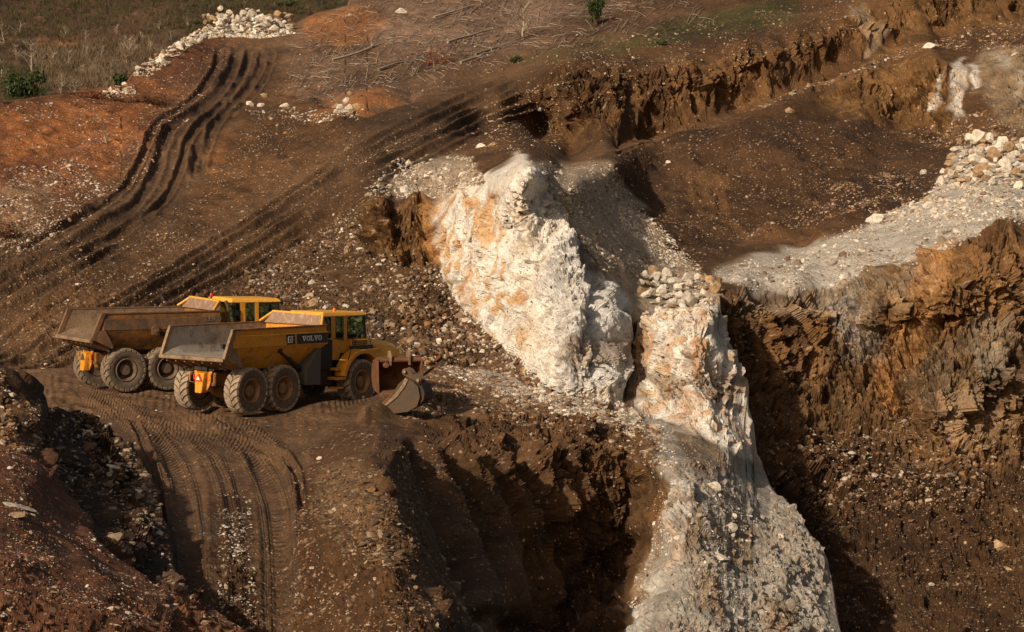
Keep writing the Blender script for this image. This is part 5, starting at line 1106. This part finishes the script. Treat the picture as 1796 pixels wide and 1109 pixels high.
def boulder(at, px, py, wpx, kind, label, group=None, lift=0., hf=1., var=None, roll=None):
    P, nr, ok = at([px], [py]); P, nr = P[0], nr[0]
    s = wpx*P[1]/F/2.1
    o = bpy.data.objects.new('boulder', BM[kind][var if var is not None else random.randrange(6)]); link(o)
    o.location = (P[0], P[1], P[2]+lift+s*.22*hf); o.scale = (s, s*random.uniform(.8, 1.1), s*hf)
    o.rotation_euler = (random.gauss(0, .18), random.gauss(0, .18) if roll is None else roll, random.uniform(-.5, .5)+(math.pi if random.random() < .5 else 0))
    tag(o, label, 'boulder', group)
    return o
single = [
 (at2, 1537, 392, 40, 'w', 'large white boulder standing alone on the pale rim left of the boulder heap', .8, 1),
 (at2, 1620, 304, 19, 'w', 'white block at the foot of the dark slope, left of the boulder heap', 1.1, 1),
 (at2, 1632, 82, 30, 'w', 'white block lying on the upper right bench above the orange cliff', .8, 0),
 (at2, 1712, 282, 46, 't', 'long tan and grey boulder on the top of the right boulder heap', .7, 3),
 (at2, 1172, 292, 12, 'w', 'single small white stone on the dark slope right of the white peak', 1.1, 4),
 (at2, 948, 362, 44, 'w', 'broad pale boulder half buried below the summit of the white cliff', .75, 0),
 (at2, 947, 190, 12, 'w', 'small white stone on the brown bank above the white cliff', 1.3, 3),
 (at2, 704, 20, 25, 'w', 'pale boulder on top of the brown mound at the top edge', .8, 0),
 (at2, 437, 184, 17, 'w', 'white boulder beside the steep track, leftmost of the row', 1., 1),
 (at2, 459, 184, 17, 'w', 'white boulder beside the steep track, next to a leaning slab', 1., 4),
 (at2, 500, 186, 21, 'w', 'round white boulder at the right of the row beside the steep track', .9, 0),
 (at2, 462, 172, 16, 't', 'leaning tan slab between the white boulders beside the track', 1.3, 2),
 (at2, 845, 256, 22, 'w', 'pale boulder at the foot of the bank just left of the white peak', .8, 0),
 (at2, 864, 253, 20, 't', 'tan boulder at the foot of the bank beside a paler one', .9, 3),
 (at2, 768, 604, 15, 'w', 'upright white rock in the brown rubble right of the nearer truck', 1.5, 4),
 (at2, 778, 582, 22, 'w', 'cream rock with a brown side in the rubble above the steel frame', 1., 0),
 (at2, 550, 540, 24, 't', 'tan rock in the rubble just behind the nearer truck cab', 1.1, 1),
 (at2, 705, 545, 14, 't', 'brown and grey rock in the rubble above the loader bucket', 1.1, 1),
 (at2, 600, 195, 30, 'w', 'pale slab low in the rock heap at the track junction', .5, 2),
 (at1, 1286, 926, 28, 'w', 'largest white boulder half way down the grey spur', 1., 1),
 (at1, 1292, 903, 20, 'w', 'smaller white boulder just above the largest one on the grey spur', .9, 4),
 (at1, 1250, 856, 30, 'w', 'pale boulder near the top of the grey spur', .9, 3),
 (at1, 1262, 982, 30, 'w', 'low grey boulder on the lower part of the grey spur', .6, 0),
 (at1, 1143, 742, 16, 't', 'orange rock on the crest where ledge and spur meet', 1., 1),
 (at1, 1152, 750, 26, 'w', 'white rock on the crest beside an orange rock', .8, 0),
 (at1, 885, 705, 22, 't', 'orange-brown rock on the rubble ledge below the white cliff', .9, 1),
 (at1, 727, 1036, 15, 't', 'brown stone on the dark bank at the bottom of the ridge', .9, 1),
 (at1, 636, 700, 9, 'w', 'small pale stone against the front tyre of the nearer truck', 1., 1),
 (at1, 562, 808, 14, 'w', 'white stone on the bank right of the haul road, upper of two', .9, 1),
 (at1, 588, 832, 13, 'w', 'white stone on the bank right of the haul road, lower of two', .6, 0),
 (at1, 76, 644, 9, 'w', 'small white stone left of the muddy dump truck', .5, 2),
 (at1, 660, 870, 16, 't', 'tan stone on the shale strewn bank beside the ridge crest', .9, 1),
 (at0, 34, 890, 58, 'w', 'layered pale boulder on the near red mound', .55, 2),
 (at0, 28, 905, 56, 't', 'tan slab leaning under the layered pale boulder on the near mound', .45, 5),
 (at0, 14, 830, 14, 'w', 'small white stone on the near red mound above the layered boulder', .8, 0),
 (at0, 240, 990, 13, 'w', 'white stone near the edge of the red mound', .8, 0),
 (at0, 150, 1047, 8, 'w', 'small white stone low on the red mound', .8, 0),
 (at0, 192, 756, 20, 'w', 'pale stone on the crest of the dark cut bank', .7, 2),
 (at0, 205, 838, 38, 'w', 'long grey slab sticking out of the dark cut bank, upper one', .4, 2),
 (at0, 232, 870, 36, 'w', 'long grey slab in the dark cut bank, lower one', .4, 5),
 (at2, 1493, 802, 18, 'w', 'pale boulder on the rubble at the foot of the right wall', .7, 0),
 (at2, 1520, 808, 18, 'w', 'flat pale boulder right of another at the foot of the right wall', .5, 2),
 (at2, 1552, 838, 20, 't', 'yellowish boulder in the rubble below the right wall', .7, 0),
 (at2, 1750, 965, 34, 't', 'broken tan block in the lower right slope', 1.1, 3),
 (at2, 1768, 1000, 26, 't', 'flat reddish slab below the broken tan block at lower right', .5, 2),
 (at2, 1632, 1036, 13, 'w', 'grey stone deep in the pit at lower right', .9, 1),
 (at2, 1385, 197, 18, 't', 'reddish rock on the crest of the dark soil bank', 1.1, 3),
 (at2, 1285, 960, 1, 'w', None, 1, 1),
]
for a_, x, y, w_, k_, lb, hf, vr in single:
    if lb: boulder(a_, x, y, w_, k_, lb, None, 0., hf, vr)
def heap(at, poly, n, wr, kinds, label, group, lift=.0, minf=.42):
    p = np.array(poly); lo, hi = p.min(0), p.max(0); done = []; tries = 0
    while len(done) < n and tries < n*60:
        tries += 1
        x, y = rng.uniform(lo[0], hi[0]), rng.uniform(lo[1], hi[1])
        if not inpoly(np.array([x]), np.array([y]), poly)[0]: continue
        w_ = wr[0]+(wr[1]-wr[0])*rng.random()**1.6
        if any(math.hypot(x-a, (y-b)*1.6) < (w_+c)*minf for a, b, c in done): continue
        if not at([x], [y])[2][0]: continue
        done.append((x, y, w_))
    for x, y, w_ in done:
        kk = kinds[rng.integers(len(kinds))]
        boulder(at, x, y, w_, kk, label[kk] if isinstance(label, dict) else label, group[kk] if isinstance(group, dict) else group, rng.uniform(0, lift), rng.uniform(1.0, 1.45))
heap(at2, [(1655, 300), (1690, 262), (1740, 248), (1810, 262), (1810, 335), (1740, 328), (1650, 325)], 95, (13, 38), 'wwwwwt', {'w': 'white angular boulder in the big heap at the right edge', 't': 'tan boulder among the white ones in the heap at the right edge'}, {'w': 'white boulders heaped at the right edge', 't': 'tan boulders in the right heap'}, .6, .30)
heap(at2, [(1112, 490), (1180, 484), (1250, 492), (1266, 515), (1235, 545), (1170, 548), (1118, 528)], 50, (12, 32), 'wwwt', {'w': 'white boulder in the pile on the shelf beside the white cliff', 't': 'ochre boulder in the pile on the shelf beside the white cliff'}, {'w': 'white boulders piled on the cliff shelf', 't': 'ochre boulders piled on the cliff shelf'}, .3, .31)
heap(at2, [(350, 62), (362, 42), (400, 34), (510, 38), (512, 55), (480, 66), (400, 66)], 70, (9, 22), 'wwwwt', {'w': 'white rock in the bank at the head of the steep track', 't': 'tan rock in the bank at the head of the steep track'}, {'w': 'white rocks banked at the head of the track', 't': 'tan rocks banked at the head of the track'}, 1.2, .25)
heap(at2, [(232, 128), (250, 112), (300, 86), (345, 60), (352, 72), (310, 100), (262, 122)], 30, (7, 16), 'wwt', {'w': 'white rock in the line along the edge of the far slope', 't': 'tan rock in the line along the edge of the far slope'}, {'w': 'white rocks along the edge of the far slope', 't': 'tan rocks along the edge of the far slope'}, .2, .3)
heap(at2, [(1560, 372), (1650, 340), (1796, 335), (1796, 365), (1660, 372), (1560, 395)], 26, (6, 17), 'wwt', {'w': 'white rock scattered on the pale rim below the right heap', 't': 'tan rock scattered on the pale rim below the right heap'}, {'w': 'white rocks on the pale rim', 't': 'tan rocks on the pale rim'}, 0, .8)
heap(at2, [(588, 178), (625, 160), (634, 185), (620, 200), (585, 200)], 9, (10, 22), 'wt', {'w': 'pale slab in the small rock heap at the track junction', 't': 'tan slab in the small rock heap at the track junction'}, {'w': 'pale slabs at the track junction', 't': 'tan slabs at the track junction'}, .2, .3)

# ------------------------------------------------------------------ fallen branches, root heaps
def branch_obj(x, y, L_, ang, r, label, group, fork=0):
    n = 6; px = x+np.linspace(-.5, .5, n)*L_*math.cos(ang); py = y-np.linspace(-.5, .5, n)*L_*math.sin(ang)
    P, nr, ok = at2(px, py)
    if not ok.all(): return
    P = P+np.array([0, 0, r+.04]); P[:, 2] += rng.normal(0, .04, n); P = P*1.0
    P[:, 2] = P[:, 2]*.5+np.linspace(P[0, 2], P[-1, 2], n)*.5+.05
    m = MB(); m.tube([tuple(p) for p in P], [r*(1.1-.8*i/(n-1)) for i in range(n)], 5)
    for k in range(fork):
        i = rng.integers(2, n-1); d = (P[-1]-P[0])/np.linalg.norm(P[-1]-P[0]); s_ = np.array([rng.normal(0, .5), rng.normal(0, .6), abs(rng.normal(.4, .3))])
        e = P[i]+(d+s_)*rng.uniform(.3, .8); m.tube([tuple(P[i]), tuple((P[i]+e)/2+rng.normal(0, .05, 3)), tuple(e)], [r*.5, r*.35, r*.15], 4)
    o = m.build('fallen_branch', M_WOOD); tag(o, label, 'branch', group)
for x, y, L_, a in [(800, 66, 130, .28), (740, 80, 90, .33), (905, 80, 120, .3), (690, 112, 110, .3), (845, 108, 70, .35)]:
    pass
lb_long = ['long pale fallen trunk across the middle of the cleared slope', 'grey fallen trunk left of centre on the cleared slope', 'long dead pole on the cleared slope near the upright sapling', 'fallen pole low on the cleared slope by the root ball', 'pale fallen pole just above the bench road', 'fallen pole near the top of the cleared slope']
for (x, y, L_, a), lb in zip([(835, 62, 105, .30), (640, 92, 120, .32), (880, 84, 100, .34), (700, 120, 75, .28), (842, 106, 70, .36), (800, 22, 80, .25)], lb_long):
    branch_obj(x, y, L_, a, .10, lb, None, 2)
for i in range(75):
    x, y = rng.uniform(530, 1150), 0; y = rng.uniform(0, 170)
    if y > 165-(x-520)*.16 or (x < 640 and y < 60): continue
    branch_obj(x, y, rng.uniform(18, 60), rng.normal(.34, .18), rng.uniform(.022, .05), 'grey dead branch lying on the cleared slope above the track', 'dead branches strewn over the cleared slope', rng.integers(0, 3))
m = MB()
for i in range(1900):
    x = rng.uniform(500, 1230); y = rng.uniform(-5, 190)
    if y > 185-(x-500)*.19 or (x < 620 and y < 50 and rng.random() < .7): continue
    L_ = rng.uniform(6, 26); a = rng.normal(.34, .4)
    P, nr, ok = at2([x, x+L_*math.cos(a)], [y, y-L_*math.sin(a)])
    if ok.all() and abs(P[0, 1]-P[1, 1]) < 8:
        m.tube([tuple(P[0]+[0, 0, .05]), tuple((P[0]+P[1])/2+[0, 0, rng.uniform(.05, .2)]), tuple(P[1]+[0, 0, .06])], rng.uniform(.01, .022), 3, False)
tag(m.build('twigs', M_WOOD), 'thin grey twigs littering the cleared slope', 'twigs', kind='stuff')
def tangle(name, x, y, wpx, hpx, n, mat, label, cat, at=None, r=.03, bulk=None):
    P, nr, ok = (at or at2)([x], [y]); c = P[0]; k = c[1]/F; m = MB()
    for i in range(n):
        a = Vector((rng.normal(0, .35)*wpx*k, rng.normal(0, .3)*wpx*k*.6, abs(rng.normal(0, .5))*hpx*k*.7))
        d = Vector(rng.normal(0, 1, 3)).normalized()*rng.uniform(.15, .5)*wpx*k*.5; d.z = abs(d.z)*.7
        b = a+d; mid = (a+b)/2+Vector(rng.normal(0, .06, 3)); m.tube([a, mid, b], [r, r*.8, r*.4], 4)
    if bulk: 
        for i in range(26):
            a = Vector((rng.normal(0, .25)*wpx*k, rng.normal(0, .2)*wpx*k*.5, abs(rng.normal(0, .35))*hpx*k*.6)); s_ = rng.uniform(.12, .3)*bulk
            vv = IV*(1+rng.normal(0, .25, (12, 1)))*s_*wpx*k*.4; m.add([tuple(Vector(v)+a) for v in vv], [tuple(f) for f in IF])
    o = m.build(name, mat, loc=tuple(c)); tag(o, label, cat); return o
M_ROOTR = mat_simple('red_root', (.22, .075, .035), (.11, .04, .02), 5)
tangle('root_ball', 766, 118, 34, 34, 170, M_ROOTR, 'reddish upturned root ball on the cleared slope', 'roots')
tangle('root_heap', 163, 168, 50, 16, 150, M_ROOTR, 'heap of reddish roots at the left edge of the red slope', 'roots')
tangle('stump', 192, 178, 22, 18, 60, M_ROOT, 'dark torn stump right of the reddish root heap', 'stump')
tangle('root_heap', 258, 182, 60, 18, 200, M_ROOT, 'dark brown root heap left of the steep track', 'roots')
tangle('root_heap', 15, 415, 42, 40, 170, M_ROOT, 'dark root heap at the left edge half way down', 'roots')
tangle('brush_pile', 120, 84, 44, 12, 130, mat_simple('orange_brush', (.62, .20, .07), (.30, .09, .03), 4), 'orange pile of dry brush on the far hillside', 'brush pile', at9, .08)

# ------------------------------------------------------------------ bare trees and bushes
def bare_tree(seed, H):
    r = random.Random(seed); tm = MB(); bm_ = MB()
    pts = [Vector((0, 0, -.3))]; lean = Vector((r.gauss(0, .05), r.gauss(0, .05), 1))
    for i in range(8): pts.append(pts[-1]+lean*H*.8/8+Vector((r.gauss(0, .03), r.gauss(0, .03), 0))*H*.25)
    tm.tube(pts, [.022*H*(1-.09*i) for i in range(9)], 6)
    def grow(p, d, L_, rad, dep):
        q = [p]; dd = d.copy()
        for i in range(3): dd = (dd+Vector((r.gauss(0, .2), r.gauss(0, .2), r.gauss(.12, .12)))).normalized(); q.append(q[-1]+dd*L_/3)
        bm_.tube(q, [rad, rad*.8, rad*.6, rad*.3], 3, False)
        if dep:
            for k in range(r.choice((2, 3, 3))):
                a = q[r.choice((1, 2, 3))]; grow(a, (dd+Vector((r.gauss(0, .6), r.gauss(0, .6), r.gauss(.2, .3)))).normalized(), L_*r.uniform(.45, .7), rad*.5, dep-1)
    for i in range(3, 9):
        for k in range(2 if i < 8 else 3):
            a = r.uniform(0, 6.28); grow(pts[i], Vector((math.cos(a), math.sin(a), r.uniform(.4, 1.1))).normalized(), H*.30*(1.15-.09*i), .010*H, 2)
    return tm, bm_
protos = []
for sd_ in range(5):
    tm, bm_ = bare_tree(31+sd_, 1.0)
    root = empty('bare_tree', (0, -50, -50)); tm.build('trunk', M_BARK, root); bm_.build('branches', M_BARK, root); protos.append(root)
trees = [(59, 133, 100, 'tallest bare tree on the far hillside, at the left', None), (193, 146, 62, 'bare thin tree rising just above the red slope edge', None), (918, 68, 110, 'thin leafless sapling standing on the cleared slope', None),
         (764, 132, 44, 'short pale dead tree in front of the red root ball', None), (722, 136, 26, 'small leafless sapling left of the root ball', None), (187, 250, 36, 'thin bare sapling on the red slope left of the track', None), (1250, 40, 16, 'tiny bare sapling on the grassy crest', None)]
G_ = 'bare thin trees on the far hillside'; gl = 'bare thin grey tree among others on the far hillside'
for x, y, h_ in [(117, 66, 34), (108, 153, 54), (230, 98, 58), (222, 112, 36), (150, 105, 44), (10, 82, 60), (80, 135, 30), (167, 122, 40), (143, 130, 38), (205, 132, 36), (302, 68, 28), (357, 38, 20), (396, 10, 24), (35, 60, 50), (262, 84, 30), (130, 150, 40), (92, 118, 44), (178, 100, 36), (248, 70, 24), (330, 50, 22), (60, 90, 40), (5, 140, 55), (150, 70, 28), (280, 50, 22), (430, 16, 18), (480, 18, 16), (205, 60, 26), (120, 120, 46), (30, 110, 46), (215, 85, 40)]:
    trees.append((x, y, h_, gl, G_))
used = set()
for i, (x, y, h_, lb, g) in enumerate(trees):
    a_ = at9 if (x < 640 and (y < 150 if x < 210 else y < 80+(500-x)*.2) and lb.find('red slope left') < 0) else at2
    if lb.startswith('thin bare sapling on the red'): a_ = at2
    P, nr, ok = a_([x], [y]); k = i % 5
    o = protos[k] if k not in used else copy_tree(protos[k]); used.add(k)
    H = h_*P[0][1]/F; o.location = tuple(P[0]); o.scale = (H*1.25, H*1.25, H); o.rotation_euler = (0, 0, rng.uniform(0, 6.28)); 
    tag(o, lb, 'tree', g)
    if g is None and 'group' in o: del o['group']
M_LEAF = mat_simple('evergreen_leaf', (.028, .045, .014), (.055, .072, .022), 8, .6)
M_LEAFR = mat_simple('rusty_leaf', (.20, .09, .03), (.09, .05, .02), 8, .7)
def leaves(mb, c, rad, n, ls, up=1.):
    for i in range(n):
        d = Vector(rng.normal(0, 1, 3)); d = d.normalized()*(rng.random()**.45)
        p = Vector((c[0]+d.x*rad[0], c[1]+d.y*rad[1], c[2]+d.z*rad[2]))
        u = Vector(rng.normal(0, 1, 3)); u.z += up*.7; u.normalize(); w_ = u.orthogonal().normalized(); w_.rotate(Matrix.Rotation(rng.uniform(0, 6.28), 3, u)); s_ = ls*rng.uniform(.6, 1.3)
        mb.add([p-w_*s_*.3, p+u*s_, p+w_*s_*.3, p-u*s_*.4], [(0, 1, 2, 3)])
def bush(at, x, y, wpx, hpx, label, n=1400, ls=.12, mats=M_LEAF, lobes=7):
    P, nr, ok = at([x], [y]); c = P[0]; k = c[1]/F; w_, h_ = wpx*k/2, hpx*k
    root = empty('evergreen_shrub', tuple(c)); m = MB(); st = MB()
    for j in range(lobes):
        q = Vector((rng.uniform(-.6, .6)*w_, rng.uniform(-.5, .5)*w_, h_*rng.uniform(.25, .78)))
        leaves(m, q, (w_*.42, w_*.42, h_*.28), n//lobes, ls); st.tube([(0, 0, -.1), tuple(q*.5), tuple(q)], [.04*h_, .02*h_, .008*h_], 5)
    m.build('foliage', mats, root); st.build('stem', M_ROOT, root); tag(root, label, 'shrub')
bush(at2, 1047, 42, 38, 48, 'bushy green shrub standing at the top of the slope', 1500, .14)
bush(at9, 40, 172, 95, 45, 'large dark evergreen shrub at the left edge of the far hillside', 2200, .35)
bush(at9, 215, 150, 40, 26, 'light green shrub behind the rim of the red slope', 900, .3)
bush(at9, 495, 14, 60, 16, 'green shrub at the top edge above the white rock bank', 900, .3)
bush(at9, 345, 48, 22, 12, 'small green shrub left of the white rock bank', 500, .25)
bush(at2, 905, 112, 26, 12, 'low green bush on the crest beside the bench road', 500, .10)
bush(at2, 1160, 78, 22, 10, 'low green bush on top of the upper brown cliff', 400, .10)
# scrub and grass nobody could count
def field(name, at, polys, n, hpx, leaf, mat, label):
    V = []; 
    for poly in polys:
        p = np.array(poly); lo, hi = p.min(0), p.max(0)
        x = rng.uniform(lo[0], hi[0], n*3); y = rng.uniform(lo[1], hi[1], n*3); kk = inpoly(x, y, poly)
        kk &= vnoise(np.stack([x/22, y/9, x*0], -1), 77) > rng.uniform(-.9, .6, x.size)
        x, y = x[kk][:n], y[kk][:n]; P, nr, ok = at(x, y); P = P[ok]; m = len(P); k = P[:, 1]/F
        for b in range(leaf):
            h_ = hpx*k*rng.uniform(.4, 1.2, m); a = rng.normal(0, .55, (m, 3)); a[:, 2] = 1; base = P+rng.normal(0, .25, (m, 3))*[1, 1, .1]*(hpx*k)[:, None]
            tip = base+a*h_[:, None]; sd_ = rng.normal(0, 1, (m, 3)); sd_[:, 2] = 0; sd_ /= np.linalg.norm(sd_, axis=1, keepdims=True); w_ = h_*rng.uniform(.02, .07, m)
            V.append(np.stack([base-sd_*w_[:, None], base+sd_*w_[:, None], tip], 1))
    V = np.concatenate(V); o = link(bpy.data.objects.new(name, mesh_arrays(name, V.reshape(-1, 3), np.arange(len(V)*3).reshape(-1, 3), None, mat)))
    tag(o, label, 'vegetation', kind='stuff')
FH = [(0, 0), (620, 0), (520, 36), (400, 34), (300, 80), (235, 122), (200, 150), (0, 175)]
field('dry_scrub', at9, [FH], 5200, 9, 7, mat_simple('dry_scrub', (.13, .08, .045), (.065, .042, .026), .15), 'dry brown scrub covering the far hillside')
field('bleached_brush', at9, [[(60, 90), (260, 70), (300, 100), (220, 150), (60, 165)]], 2600, 13, 6, mat_simple('bleached_brush', (.20, .145, .088), (.11, .08, .048), .4), 'bleached leafless brush on the far hillside above the red slope')
field('green_scrub', at9, [[(230, 0), (620, 0), (520, 30), (300, 70)], [(0, 0), (260, 0), (180, 60), (0, 70)], [(0, 120), (90, 120), (90, 178), (0, 178)]], 900, 9, 8, mat_simple('green_scrub', (.045, .058, .018), (.08, .08, .035), .3), 'green low scrub in patches on the far hillside')
field('crest_grass', at2, [[(880, 118), (1000, 75), (1240, 28), (1390, 0), (1300, 58), (1150, 80), (1010, 105)]], 2600, 4, 5, mat_simple('crest_grass', (.05, .075, .018), (.11, .11, .04), .5), 'short green grass along the crest of the brown cliff')
